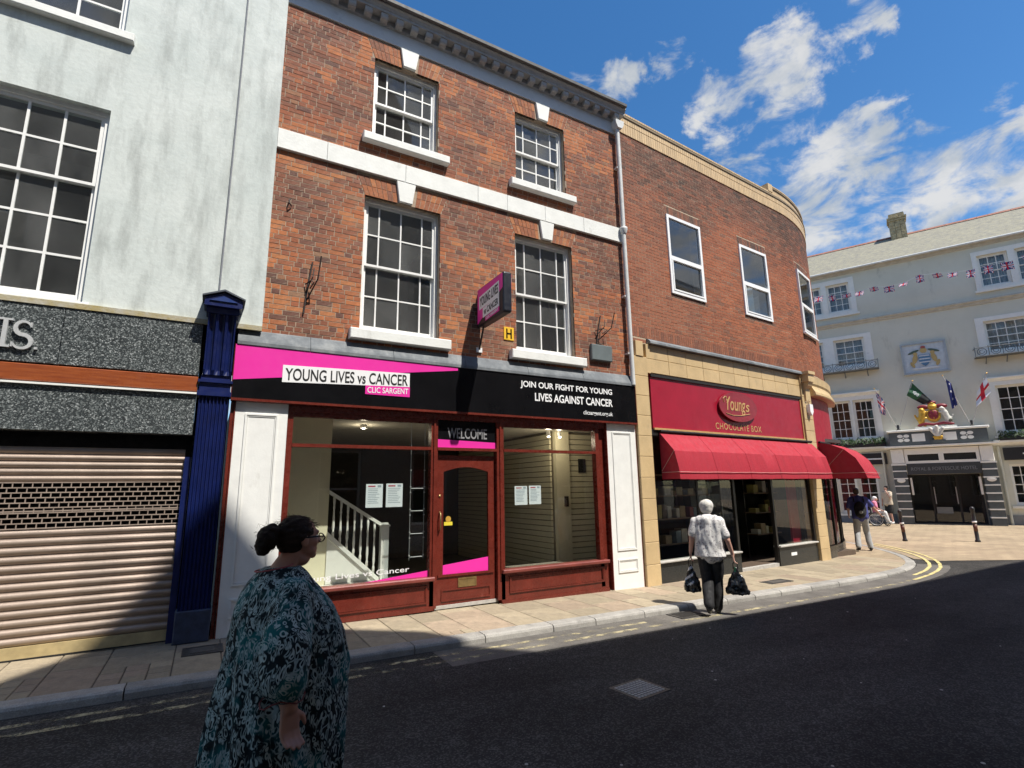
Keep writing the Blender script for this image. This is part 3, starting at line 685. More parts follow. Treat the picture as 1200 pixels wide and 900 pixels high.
# metal letters IS. on the granite
ls = thing('shop_letters', 'brushed metal letters I S and full stop on the upper granite band', 'letters', (-1.95, Y0 - .085, 3.48))
m_steel = mat('brushed_steel', (.62, .63, .63), .38, .1, 20, metal=.35)
i_ = MB(); i_.box(-.175, -.135, -.035, 0, -.15, .18).box(-.215, -.095, -.034, 0, -.15, -.128).box(-.215, -.095, -.034, 0, .158, .18); i_.build('letter', m_steel, ls)
def sbend():
    P = []
    for i in range(25):
        t = i / 24
        if t < .5: a = R(25) + (R(270) - R(25)) * (t / .5); P.append((.068 * math.cos(a), .083 + .076 * math.sin(a)))
        else: a = R(90) - (R(90) + R(155)) * ((t - .5) / .5); P.append((.080 * math.cos(a), -.072 + .079 * math.sin(a)))
    return P
P = sbend(); V = []; mb = MB()
for i, (x, z) in enumerate(P):
    a = P[max(i - 1, 0)]; b = P[min(i + 1, 24)]; d = Vector((b[0] - a[0], b[1] - a[1])).normalized(); n = Vector((-d.y, d.x)); t = i / 24; h = .008 + .013 * math.sin(math.pi * t) ** .8
    V += [(x + n.x * h, -.035, z + n.y * h), (x - n.x * h, -.035, z - n.y * h), (x + n.x * h, 0, z + n.y * h), (x - n.x * h, 0, z - n.y * h)]
F = []
for i in range(24): a = 4 * i; F += [(a, a + 4, a + 5, a + 1), (a + 2, a + 3, a + 7, a + 6), (a, a + 2, a + 6, a + 4), (a + 1, a + 5, a + 7, a + 3)]
F += [(0, 1, 3, 2), (96, 98, 99, 97)]
mb.add(V, F); mb.box(.055, .072, -.034, 0, .10, .155).box(-.088, -.072, -.034, 0, -.14, -.085); mb.build('letter', m_steel, ls)
MB().prism([(.115, -.15), (.14, -.15), (.14, -.125), (.115, -.125)], 'y', -.035, 0).build('full_stop', m_steel, ls)
# ---------------------------------------------------------------- blue fluted pilaster with console
PB = thing('blue_pilaster', 'tall dark blue fluted pilaster with a scrolled console and pediment cap', 'pilaster', (-.03, Y0, 0))
def fluted(mb, x0, x1, z0, z1, y, n, d=.022, yb=.1):
    w_ = (x1 - x0) / n; V = []; prof = [(x0, y)]
    for i in range(n):
        a = x0 + i * w_
        for t in (.12, .26, .42, .58, .74, .88): prof.append((a + w_ * t, y + (0 if t in (.12, .88) else d * (1 if .3 < t < .7 else .72))))
    prof += [(x1, y), (x1, yb), (x0, yb)]
    mb.prism(prof, 'z', z0, z1)
s = MB(); fluted(s, -.165, .165, .36, 2.93, -.09, 8); s.build('shaft', m_blue, PB)
MB().cbox(-.185, .185, -.125, .1, 0.0, .36, .012).build('plinth', m_bluew, PB)
s = MB(); s.box(-.19, .19, -.12, .1, 2.93, 2.99).box(-.175, .175, -.105, .1, 2.99, 3.10).box(-.195, .195, -.135, .1, 3.10, 3.135).box(-.165, .165, -.10, .1, 3.135, 3.20); s.build('capital', m_blue, PB)
# console: swells outwards as it rises
s = MB()
for i in range(3):
    pass
n = 3; x0, x1 = -.15, .17; V = []; ZS = [3.20, 3.26, 3.40, 3.60, 3.80, 3.98]; YS = [-.12, -.145, -.16, -.18, -.215, -.26]; ring_n = None
prof = [x0]; dep = [0]; w_ = (x1 - x0) / n
for i in range(n):
    a = x0 + i * w_
    for t, d in ((.14, 0), (.24, .028), (.5, .04), (.76, .028), (.86, 0)): prof.append(a + w_ * t); dep.append(d)
prof.append(x1); dep.append(0); m_ = len(prof)
for z, y in zip(ZS, YS):
    k = 0 if z < 3.25 else 1
    V += [(x, y + d * k, z) for x, d in zip(prof, dep)] + [(x1, .1, z), (x0, .1, z)]
q = m_ + 2; F = [(i * q + j, i * q + (j + 1) % q, (i + 1) * q + (j + 1) % q, (i + 1) * q + j) for i in range(len(ZS) - 1) for j in range(q)]
F += [tuple(range(q - 1, -1, -1)), tuple(range((len(ZS) - 1) * q, len(ZS) * q))]
s = MB().add(V, F); s.build('console', m_blue, PB)
s = MB(); s.box(-.175, .195, -.27, .1, 3.98, 4.06).box(-.205, .225, -.33, .1, 4.06, 4.10)
s.prism([(-.205, 4.10), (.225, 4.10), (.225, 4.16), (.01, 4.245), (-.205, 4.16)], 'y', -.33, .05); s.build('cap', m_blue, PB)
s = MB(); s.prism([(-.15, 4.125), (.17, 4.125), (.01, 4.195)], 'y', -.345, -.331); s.build('pediment_face', mat('blue_paint_light', (.012, .035, .16), .4), PB)
s = MB(); s.prism([(-.235, 4.165), (-.235, 4.185), (.01, 4.285), (.255, 4.185), (.255, 4.165), (.01, 4.262)], 'y', -.36, .05); s.build('pediment_lead', mat('cap_lead', (.06, .07, .09), .6), PB)
# ================================================================== red brick house with the charity shop
HA = thing('brick_house', 'three-storey red brick house with white string course above the empty charity shop', 'building', (0, Y0, 0))
WA = [(1.78, 3.06, 4.10, 6.33), (4.52, 5.80, 4.10, 6.33), (1.85, 3.00, 7.40, 8.90), (4.57, 5.72, 7.40, 8.90)]
m_mortA = mat('lime_mortar', (.37, .285, .21), .95, .25, 8, .003, 60)
w = MB(); wallholes(w, .30, 7.18, 3.62, 9.40, WA, .0012, .30); wallA = w.build('wall', m_mortA, HA)
PAL = [(.115, .055, .040), (.14, .062, .043), (.165, .069, .045), (.19, .077, .047), (.215, .084, .048), (.245, .090, .048), (.29, .10, .046), (.35, .122, .050), (.41, .155, .060), (.27, .145, .085), (.10, .055, .048), (.22, .11, .080)]
rb = random.Random(11)
def colA(bk):
    x, z = (bk[0] + bk[1]) / 2, (bk[2] + bk[3]) / 2
    n = mn.noise((x * .9, z * 1.5, 3.3)) * .9 + mn.noise((x * 2.6, z * 3.5, 8.)) * .55
    # repaired and repointed orange patches beside the openings and at the left edge
    for (a, b, c, d) in WA:
        if (a - .4 < x < a or b < x < b + .5) and c - .2 < z < d: n += .10
    if x < .75 and z < 4.6: n += .55
    t = .50 + n * .72 + rb.gauss(0, .17)
    for (a, b, c, d) in WA:          # run-off stains below the sill ends
        for e in (a - .12, b + .14):
            if abs(x - e) < .14 and c - .9 < z < c - .1: t -= .22 * (1 - (c - z) / .9)
    i = int(max(0, min(8, t * 9)))
    if rb.random() < .06: i = 10
    if rb.random() < .07: i = 11
    if rb.random() < .05: i = 9
    c = PAL[i]; k = 1 + rb.uniform(-.07, .07); av = (.25, .088, .044); return tuple((v * .85 + a_ * .15) * k * s_ for v, a_, s_ in zip(c, av, (1.08, .97, .90)))
def blockedA(z):
    out = []
    for (a, b, c, d) in WA:
        if c - .01 < z < d: out.append((a, b))
        elif d <= z < d + .345: e = .13 * (z - d) / .345 + .01; out.append((a - e, b + e))
    if 6.71 < z < 7.03: out.append((-9, 99))
    return out
bk = lay(.30, 7.17, 3.64, 9.30, blockedA, bh=.0635, j=.0115, rnd=rb)
brick_wall(wallA, bk, colA, m_brick, .03, lambda x, y, z: (x, y, z), rb, 300, Matrix.Translation((0, Y0, 0)))
# flat gauged arches, keystones, sills
for i, (a, b, c, d) in enumerate(WA):
    n = 17; mb = MB(); top = d + .335; kb, kt = (.11, .165)
    mid = (a + b) / 2 + (.02 if i in (0, 2) else .06)
    for q in range(n):
        t0, t1 = q / n, (q + 1) / n
        b0, b1 = a + (b - a) * t0 + .004, a + (b - a) * t1 - .004; u0, u1 = a - .13 + (b - a + .26) * t0 + .005, a - .13 + (b - a + .26) * t1 - .005
        if max(b0, u0) < mid + kt and min(b1, u1) > mid - kt and abs((b0 + b1) / 2 - mid) < .14: continue
        cc = PAL[rb.choice([5, 6, 6, 7, 7, 8, 4])]
        zz = (d + top) / 2
        mb.prism([(b0, d), (b1, d), ((b1 + u1) / 2, zz - .004), ((b0 + u0) / 2, zz - .004)], 'y', -.004, .05, 0, cc)
        cc = PAL[rb.choice([5, 6, 6, 7, 7, 8, 4])]
        mb.prism([((b0 + u0) / 2, zz + .004), ((b1 + u1) / 2, zz + .004), (u1, top), (u0, top)], 'y', -.004, .05, 0, cc)
    mb.build('brick_arch', m_brick, wallA, attr=True, kind='stuff')
    ztop = 6.712 if i < 2 else 9.262
    bevel(MB().prism([(mid - kb, d + .015), (mid + kb, d + .015), (mid + kt, ztop), (mid - kt, ztop)], 'y', -.045, .05).build('keystone', m_stone, HA), .008)
    if i < 2: sl = MB().cbox(a - .155, b + .17, -.13, .10, 3.925, 4.085, .012)
    else: sl = MB().cbox(a - .155, b + .18, -.12, .10, 7.255, 7.395, .012)
    sl.build('window_sill', m_stone, HA)
    sash_window(HA, a + .005, b - .005, c, d, .105, [.5, 1, 1, .5], 2, 2, .5 if i != 0 else .5, curtain=(.0 if i < 2 else .0), fr=.05)
xs_ = [.46, 1.17, 2.42, 3.75, 4.35, 5.18, 6.1, 7.205]
for a, b in zip(xs_, xs_[1:]): MB().cbox(a + .002, b - .002, -.05, .02, 6.712, 7.03, .005).build('string_course_stone', m_stone, HA)
# cornice
m_corn = mat('cornice_paint', (.40, .41, .41), .7, .14, 4, .004, 25, dirt=((.20, .19, .17), 4, .5, .75, (1, 1, 1)))
m_friz = mat('frieze_paint', (.62, .66, .68), .7, .06, 3, .002, 20, dirt=((.42, .43, .43), 3, .55, .8, (1, 1, 1)))
MB().box(.46, 7.19, -.03, .05, 9.275, 9.54).build('frieze', m_friz, HA)
co = thing  # (helper name kept free)
MB().prism([(.05, 9.54), (-.035, 9.54), (-.045, 9.56), (-.06, 9.575), (-.06, 9.665), (.05, 9.665)], 'x', .46, 7.2).build('bed_mould', m_corn, HA)
x = .60
mod = MB().prism([(-.061, 9.664), (-.061, 9.555), (-.10, 9.55), (-.14, 9.565), (-.17, 9.56), (-.19, 9.59), (-.19, 9.664)], 'x', -.06, .06).mesh('modillion', m_corn)
for i in range(26):
    if x < 7.15: put('modillion', mod, HA, loc=(x, 0, 0))
    x += .268
prof = [(.05, 9.666), (-.205, 9.666), (-.205, 9.715), (-.215, 9.72), (-.222, 9.745), (-.245, 9.775), (-.255, 9.78), (-.255, 9.82), (.05, 9.86)]
smooth_by_angle(MB().prism(prof, 'x', .46, 7.24).build('corona', m_corn, HA), 30)
MB().prism([(-.256, 9.80), (-.28, 9.79), (-.315, 9.805), (-.32, 9.86), (-.30, 9.86), (-.29, 9.83), (-.265, 9.83), (-.256, 9.86)], 'x', .46, 7.22).build('gutter', mat('black_gutter', (.10, .10, .10), .6, .3, 5), HA)
MB().prism([(-.25, 9.862), (3.5, 12.2), (7, 9.862)], 'x', .46, 7.16).build('roof', mat('slate', (.10, .105, .115), .7, .2, 4), HA)
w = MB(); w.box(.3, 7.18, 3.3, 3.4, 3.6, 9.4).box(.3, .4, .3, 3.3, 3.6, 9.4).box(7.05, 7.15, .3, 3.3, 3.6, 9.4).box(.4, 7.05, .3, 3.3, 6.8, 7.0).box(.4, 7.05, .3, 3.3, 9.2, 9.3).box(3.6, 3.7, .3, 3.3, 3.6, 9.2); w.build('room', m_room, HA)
# downpipe
dp = MB(); dp.tube([(7.09, -.10, 9.35), (7.09, -.10, 6.97)], .047, 12); dp.tube([(7.09, -.10, 6.97), (7.10, -.10, 3.68)], .045, 12)
d_ = dp.build('downpipe', m_pipe, HA, smooth=False); smooth_by_angle(d_, 40)
h_ = MB().prism([(6.99, 9.52), (7.21, 9.52), (7.21, 9.44), (7.16, 9.34), (7.04, 9.34), (6.99, 9.44)], 'y', -.19, -.02); h_.build('hopper', m_pipe, HA)
MB().tube([(7.10, -.10, 9.52), (7.12, -.13, 9.86), (7.12, -.13, 10.0)], .03, 8).build('outlet', m_pipe, HA)
c_ = MB().lathe([(.047, 6.86), (.06, 6.90), (.085, 6.98), (.085, 7.02), (.05, 7.04)], 12, 7.095, -.10); c_.build('pipe_collar', m_pipe, HA, smooth=True)
for z in (5.5, 4.3, 8.4): MB().box(7.02, 7.16, -.10, .02, z, z + .03).build('pipe_clip', m_pipe, HA)
# iron hanging brackets and small fittings
m_rust = mat('rusty_iron', (.035, .024, .02), .7, .4, 20)
def bracket(x, z, h, lean):
    t = MB()
    t.tube([(x, -.02, z), (x + lean * .2, -.02, z + h * .5), (x + lean * .5, -.02, z + h)], .012, 6)
    t.tube([(x + .03, -.02, z + h * .25), (x + lean * .9, -.18, z + h * .62), (x + lean, -.26, z + h * 1.02)], .010, 6)
    t.tube([(x, -.02, z + h * .55), (x + lean * .4, -.12, z + h * .6), (x + lean * .6, -.16, z + h * .55), (x + lean * .35, -.10, z + h * .45)], .009, 6)
    t.tube([(x + .01, -.02, z + h * .4), (x + lean * .5, -.13, z + h * .66), (x + lean * .6, -.10, z + h * .85)], .008, 6)
    return t
bracket(.98, 4.22, .80, .16).build('hanging_bracket', m_rust, HA); bracket(6.28, 4.30, .72, .30).build('hanging_bracket', m_rust, HA)
MB().tube([(.70, -.02, 5.94), (.68, -.05, 5.90), (.69, -.06, 5.85), (.72, -.02, 5.83)], .01, 6).build('iron_hook', m_rust, HA)
ab = MB().cbox(6.14, 6.64, -.07, .0, 4.10, 4.41, .012).build('alarm_box', mat('grey_box', (.13, .155, .16), .5, .1), None); tag(ab, 'flat grey box on the brick wall beside the downpipe', 'box'); ab.location = (0, Y0, 0)
hs = thing('hydrant_sign', 'small yellow hydrant plate with a black H on the brick wall', 'sign', (4.36, Y0 - .004, 4.26))
m_hy = mat('hydrant_yellow', (.80, .48, .02), .5, .06); m_black = mat('black_vinyl', (.006, .006, .007), .22, .2, 4, spec=.18)
MB().cbox(-.10, .10, -.012, 0, 0, .235, .004).build('plate', m_hy, hs)
s = MB(); s.box(-.055, -.03, -.016, -.012, .03, .205).box(.03, .055, -.016, -.012, .03, .205).box(-.03, .03, -.016, -.012, .105, .13); s.build('letter_h', m_black, hs)
# ---------------------------------------------------------------- lead flashing and fascia sign
m_pink = mat('magenta_vinyl', (.80, .035, .36), .35, .04, 2); m_wv = mat('white_vinyl', (.84, .84, .84), .35, .03, 3)
m_maroon = mat('maroon_gloss', (.135, .022, .014), .28, .2, 4, .0015, 30, dirt=((.20, .05, .035), 6, .58, .8, (1, 1, .5)))
fl = [.18, 1.1, 2.3, 3.5, 4.7, 5.9, 7.16]
for a, b in zip(fl, fl[1:]): MB().prism([(.0, 3.885), (-.03, 3.865), (-.09, 3.73), (-.10, 3.70), (-.10, 3.655), (-.086, 3.655), (.0, 3.70)], 'x', a, b - .006).build('lead_flashing', m_lead, HA)
FS = thing('shop_fascia_sign', 'long black and magenta fascia sign reading YOUNG LIVES vs CANCER over the empty shop', 'sign', (0, Y0, 0))
MB().box(.165, 7.145, -.085, .02, 2.93, 3.652).build('panel', m_black, FS)
MB().prism([(.165, 3.17), (.165, 3.650), (3.36, 3.650), (3.36, 3.60)], 'y', -.0885, -.0855).build('magenta_wedge', m_pink, FS)
MB().prism([(.755, 3.185), (2.555, 3.262), (2.555, 3.472), (.755, 3.425)], 'y', -.0925, -.089).build('white_name_board', m_wv, FS)
MB().prism([(1.885, 3.105), (2.56, 3.105), (2.56, 3.258), (1.885, 3.234)], 'y', -.0925, -.089).build('magenta_name_board', m_pink, FS)
m_ink = mat('black_ink', (.012, .012, .012), .5)
lettering(FS, 'YOUNG LIVES vs CANCER', .79, 2.525, 3.215, 3.385, -.0928, m_ink, offset=.012, t=.003, rise=.062)
lettering(FS, 'CLIC SARGENT', 1.915, 2.535, 3.125, 3.212, -.0928, m_wv, offset=.012, t=.003, rise=.022)
lettering(FS, 'JOIN OUR FIGHT FOR YOUNG', 4.53, 6.56, 3.405, 3.545, -.0858, m_wv, offset=.022, t=.003)
lettering(FS, 'LIVES AGAINST CANCER', 4.82, 6.56, 3.205, 3.35, -.0858, m_wv, offset=.022, t=.003)
lettering(FS, 'clicsargent.org.uk', 5.86, 6.55, 3.005, 3.105, -.0858, m_wv, offset=.008, t=.003)
MB().box(.16, 7.15, -.105, .02, 2.895, 2.928).build('bottom_bead', m_maroon, FS)
MB().box(.155, .163, -.093, .02, 2.93, 3.652).build('end_strip', m_maroon, FS); MB().box(7.147, 7.155, -.093, .02, 2.93, 3.652).build('end_strip', m_maroon, FS)
# ---------------------------------------------------------------- projecting sign
PS = thing('projecting_sign', 'magenta and black box sign projecting from the brick wall on a bracket', 'sign', (3.70, Y0, 4.37))
pr_ = MB().box(0, .155, -1.03, -.10, 0, .67); o = pr_.build('sign_case', mat('dark_navy_case', (.010, .012, .022), .4), PS); bevel(o, .035, 3)
def onface(x, m, poly, nm): # poly in (y-from-wall, z) on the left or right face
    return MB().prism([(-a, b) for a, b in poly], 'x', x, x + (-.003 if x < .05 else .003)).build(nm, m, PS)
for xf, sg in ((-.001, 1), (.156, -1)):
    onface(xf, m_pink, [(.13, .04), (.13, .64), (1.0, .64), (1.0, .40)], 'magenta_face')
    onface(xf + (-.004 if sg > 0 else .004), m_wv, [(.20, .27), (.20, .50), (.90, .55), (.90, .32), (.90, .30)], 'white_name_board')
    onface(xf + (-.004 if sg > 0 else .004), m_wv, [(.33, .10), (.33, .265), (.90, .305), (.90, .13)], 'white_name_board')
    onface(xf + (-.004 if sg > 0 else .004), m_pink, [(.42, .005 + .02), (.42, .095), (.90, .125), (.90, .05)], 'magenta_name_board')
    X = xf + (-.0075 if sg > 0 else .0075)
    if sg > 0: fn = lambda x, y, z: (X + y, -x, z)
    else: fn = lambda x, y, z: (X - y, -(1.13 - x), z)
    for tx, a, b, c, d, mm, ri in (('YOUNG LIVES', .23, .87, .31, .47, m_ink, .045), ('vs CANCER', .37, .87, .14, .25, m_ink, .03), ('CLIC SARGENT', .45, .87, .04, .085, m_wv, .03)):
        lettering(PS, tx, a, b, c, d, 0, mm, offset=.02, t=.002, fn=fn, rise=ri)
MB().box(.05, .105, -.10, .0, .05, .62).build('wall_bracket', m_dark, PS)
MB().tube([(.08, -.02, -.35), (.08, -.10, -.18), (.08, -.18, .0)], .016, 8).build('bracket_stay', m_rust, PS)
MB().box(.03, .13, -.03, .0, -.40, -.32).build('bracket_plate', m_wv, PS)
# ---------------------------------------------------------------- shopfront joinery
def panel_pilaster(x0, x1, name):
    g0 = gz((x0 + x1) / 2) - .02
    p = MB().box(x0, x1, -.03, .12, g0, 2.893).build(name, m_white, HA)
    mm = MB()
    for (a, b, c, d) in ((x0 + .13, x1 - .12, .58, 2.74), (x0 + .13, x1 - .12, .20, .43)):
        mm.ring(a, b, c, d, .022, -.045, -.03); mm.ring(a + .03, b - .03, c + .03, d - .03, .010, -.038, -.03)
    mm.build('panel_moulding', m_white, p)
    mm = MB().box(x0 - .004, x0 + .012, -.034, .12, g0, 2.893).build('edge_bead', m_maroon, p) if name == 'pilaster_panel' else None
    return p
panel_pilaster(.215, .865, 'pilaster_panel'); panel_pilaster(6.415, 7.135, 'pilaster_panel')
MB().box(.17, .205, -.02, .12, -.02, 2.893).build('maroon_edge', m_maroon, HA); MB().box(7.14, 7.165, -.02, .12, -.11, 2.893).build('maroon_edge', m_maroon, HA)
SF = MB()
for (a, b) in ((.872, .945), (2.955, 3.065), (4.105, 4.235), (6.17, 6.25)): SF.box(a, b, .0, .12, .0, 2.80)
SF.box(.872, 6.40, -.005, .125, 2.80, 2.893)
SF.box(6.25, 6.408, .06, .18, -.09, 2.80)
for (a, b) in ((.945, 2.955), (3.065, 4.105), (4.235, 6.17)): SF.box(a, b, -.012, .10, 2.318, 2.365)
SF.box(.945, 2.955, .02, .12, 2.74, 2.80); SF.box(4.235, 6.17, .02, .12, 2.74, 2.80)
sf = SF.build('shopfront_frame', m_maroon, HA)
# bead mouldings on the posts
MB().box(2.995, 3.025, -.018, .0, .40, 2.80).box(4.155, 4.185, -.018, .0, .40, 2.80).build('post_bead', m_maroon, sf)
for (a, b, zb) in ((.872, 3.02, -.02), (4.17, 6.33, -.085)):
    MB().cbox(a, b, -.075, .12, .395, .452, .012).build('shop_sill', mat('sill_maroon', (.20, .05, .04), .35, .25, 3, .001, 30), HA)
    r = MB().box(a, b, -.0, .12, zb, .395).build('stall_riser', m_maroon, HA)
    mm = MB(); mm.ring(a + .14, b - .10, .085, .335, .020, -.018, 0.0); mm.ring(a + .165, b - .125, .11, .31, .012, -.010, 0.0)
    mm.box(a, b, -.02, -.001, zb, zb + .06); mm.build('riser_moulding', m_maroon, r)
for (a, b, c, d) in ((.945, 2.955, .452, 2.318), (.945, 2.955, 2.365, 2.74), (4.235, 6.17, .452, 2.318), (4.235, 6.17, 2.365, 2.74)):
    pane(sf, a, b, c, d, .05, m_glass, 'shop_pane', .006)
# transom panel over the door
tp = thing('welcome_panel', 'black panel above the shop door reading WELCOME with a magenta stripe', 'sign', (3.58, Y0 + .04, 2.365))
MB().box(-.51, .52, 0, .02, .002, .44).build('panel', m_black, tp)
MB().prism([(-.51, .004), (.52, .004), (.52, .10), (-.51, .13)], 'y', -.004, -.001).build('magenta_stripe', m_pink, tp)
lettering(tp, 'WELCOME', -.34, .36, .15, .32, -.001, mat('grey_vinyl', (.28, .28, .29), .4), offset=.01, t=.003)
# door
DR = thing('shop_door', 'maroon half-glazed door with an arched pane and brass letterbox in the charity shop', 'door', (3.585, Y0 + .07, 0))
dm = MB(); x0, x1 = -.505, .505
dm.box(x0, x0 + .115, 0, .05, .02, 2.20); dm.box(x1 - .115, x1, 0, .05, .02, 2.20); dm.box(x0 + .115, x1 - .115, 0, .05, .02, .45)
arch = [(x0 + .115, 2.20), (x0 + .115, 1.99)] + [(x0 + .115 + .78 * i / 12, 1.99 + .075 * math.sin(math.pi * i / 12)) for i in range(1, 12)] + [(x1 - .115, 1.99), (x1 - .115, 2.20)]
dm.prism(arch, 'y', 0.0, .05); dm.build('door_leaf', m_maroon, DR)
mm = MB(); mm.ring(x0 + .09, x1 - .09, .07, .24, .02, -.014, 0); mm.box(x0 + .03, x1 - .03, -.02, 0, .42, .455); mm.build('door_moulding', m_maroon, DR)
pane(DR, x0 + .115, x1 - .115, .45, 2.065, .022, m_glass, 'door_pane', .006)
MB().prism([(x0 + .116, .452), (x1 - .116, .452), (x1 - .116, .66), (x0 + .116, .585)], 'y', .012, .020).build('magenta_wedge', m_pink, DR)
m_brass = mat('dull_brass', (.38, .27, .12), .4, .2, 20, metal=.8)
MB().ring(-.14, .17, .25, .385, .02, -.012, 0).box(-.12, .15, -.006, 0, .27, .365).build('letterbox', m_brass, DR)
MB().tube([(-.455, -.01, 1.10), (-.455, -.05, 1.13), (-.455, -.055, 1.24), (-.455, -.05, 1.35), (-.455, -.01, 1.38)], .011, 8).build('door_handle', m_brass, DR, smooth=True)
MB().lathe([(.018, 0), (.018, .01), (.012, .014)], 12).map(lambda x, y, z: (-.455 + x, -z, 1.62 + y)).build('lock', m_brass, DR)
MB().lathe([(.045, 0), (.045, .003)], 20).map(lambda x, y, z: (-.30 + x, .018 - z, 1.265 + y)).build('round_sticker', mat('sticker_orange', (.55, .33, .05), .5), DR)
MB().box(-.37, -.23, .015, .018, 1.17, 1.225).build('yellow_sticker', mat('sticker_yellow', (.75, .62, .05), .5), DR)
MB().box(-.52, .53, -.02, .16, -.03, .018).build('threshold', m_conc, DR)
MB().box(-.52, .52, .0, .05, 2.203, 2.246).build('head_bar', m_maroon, DR)
# lettering and wedge on the left shop window
ws = thing('window_lettering', 'white words Young Lives vs Cancer above a magenta wedge low on the left pane', 'lettering', (0, Y0 + .05, 0))
lettering(ws, 'Young Lives vs Cancer', 1.13, 2.66, .505, .60, -.001, m_wv, offset=.004, t=.002, rise=.02)
MB().prism([(2.02, .455), (2.95, .455), (2.95, .54)], 'y', -.005, -.001).build('magenta_wedge', m_pink, ws)
# notices taped to the glass
m_paper = mat('paper', (.78, .82, .84), .7, .03); m_print = mat('grey_print', (.34, .40, .45), .7, .1)
def notice(x0, x1, z0, z1, lab):
    n = thing('notice', lab, 'notice', ((x0 + x1) / 2, Y0 + .058, z0), 0, 'paper notices on the shop glass'); w, h = x1 - x0, z1 - z0
    MB().box(-w / 2, w / 2, 0, .002, 0, h).build('sheet', m_paper, n)
    p = MB(); rq = random.Random(int(x0 * 100))
    for i in range(9):
        z = h * (.78 - i * .075); p.box(-w * .38, w * rq.uniform(.1, .38), -.001, -.0004, z, z + .008)
    p.build('print', m_print, n); MB().box(-w * .38, w * .05, -.001, -.0004, h * .87, h * .93).build('heading', mat('red_print', (.45, .08, .12), .7), n)
    p = MB().box(w * .18, w * .40, -.001, -.0004, h * .86, h * .95).build('heading_mark', m_print, n)
notice(1.99, 2.235, 1.475, 1.81, 'left of the two white notices in the window with the staircase')
notice(2.285, 2.535, 1.475, 1.815, 'right of the two white notices in the window with the staircase')
notice(4.465, 4.71, 1.445, 1.755, 'left of the two white notices in the window with slatted walls')
notice(4.745, 4.985, 1.45, 1.76, 'right of the two white notices in the window with slatted walls')
# ---------------------------------------------------------------- shop interior
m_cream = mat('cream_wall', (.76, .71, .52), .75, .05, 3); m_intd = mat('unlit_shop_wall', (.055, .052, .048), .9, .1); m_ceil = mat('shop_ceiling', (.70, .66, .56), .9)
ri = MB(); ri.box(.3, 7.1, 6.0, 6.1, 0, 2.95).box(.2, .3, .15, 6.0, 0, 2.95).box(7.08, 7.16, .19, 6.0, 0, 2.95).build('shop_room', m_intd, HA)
MB().box(.3, 7.08, .13, 6.0, 2.86, 2.92).build('shop_ceiling', m_ceil, HA)
MB().box(.3, 7.08, .13, 6.0, -.10, .0).build('shop_floor', mat('shop_floor', (.22, .19, .15), .6), HA)
MB().box(.3, 2.94, .125, 1.0, .0, .36).build('display_floor', mat('display_white', (.66, .64, .58), .6), HA)
MB().box(4.24, 5.9, .125, .9, .0, .36).build('display_floor', mat('display_board', (.22, .19, .15), .7), HA)
MB().box(.3, 1.62, .80, .90, .36, 2.86).build('cream_partition', m_cream, HA)
sw = MB(); z = .0
while z < 2.8:
    sw.box(5.98, 6.02, 1.25, 5.8, z + .008, z + .10); sw.box(6.45, 7.06, 1.16, 1.20, z + .008, z + .10) if False else None; sw.box(6.36, 7.06, 1.16, 1.20, z + .008, z + .10); z += .108
sw.build('slat_wall', m_cream, HA, kind='stuff')
MB().box(6.02, 7.07, 1.21, 5.9, 0, 2.85).build('slat_backing', mat('slat_groove', (.20, .17, .11), .9), HA)
MB().box(6.03, 6.36, 1.10, 1.20, 0, 2.85).build('corner_post', m_cream, HA)
MB().box(6.62, 6.80, 1.14, 1.16, 2.02, 2.30).build('wall_box', m_dark, HA); MB().box(6.20, 6.28, 1.06, 1.10, 1.35, 1.55).build('wall_socket', m_rust, HA)
def lamp(parent, loc, w):
    ld_ = bpy.data.lights.new('lamp_light', 'POINT'); ld_.energy = w; ld_.color = (1, .84, .62); ld_.shadow_soft_size = .05; o = bpy.data.objects.new('lamp_light', ld_); col.objects.link(o); o.parent = parent; o.location = loc
lt = thing('track_light', 'pair of small lit spotlights on the ceiling behind the right shop window', 'light', (5.75, Y0 + .75, 2.86))
MB().box(-.5, .45, -.015, .015, -.03, 0).build('track', m_wv, lt)
m_lamp = mat('lamp_glow', (1, .9, .7), .5, emit=((1, .86, .6), 14.))
for dx in (-.12, .14):
    MB().lathe([(.03, -.17), (.04, -.09), (.03, -.05), (.012, -.03)], 10, dx).build('spot_body', m_wv, lt); MB().ell((dx, -.01, -.172), (.03, .03, .016), n=10, k=5).build('bulb', m_lamp, lt)
    lamp(lt, (dx, 0, -.25), 3.5)
lt = thing('ceiling_lamp', 'single small lit lamp on the ceiling behind the left shop window', 'light', (2.30, Y0 + 1.6, 2.86)); MB().lathe([(.06, -.06), (.06, -.01), (.03, 0)], 12).build('lamp_body', m_wv, lt); MB().ell((0, 0, -.06), (.035, .035, .014), n=10, k=5).build('bulb', m_lamp, lt); lamp(lt, (0, 0, -.16), 3)
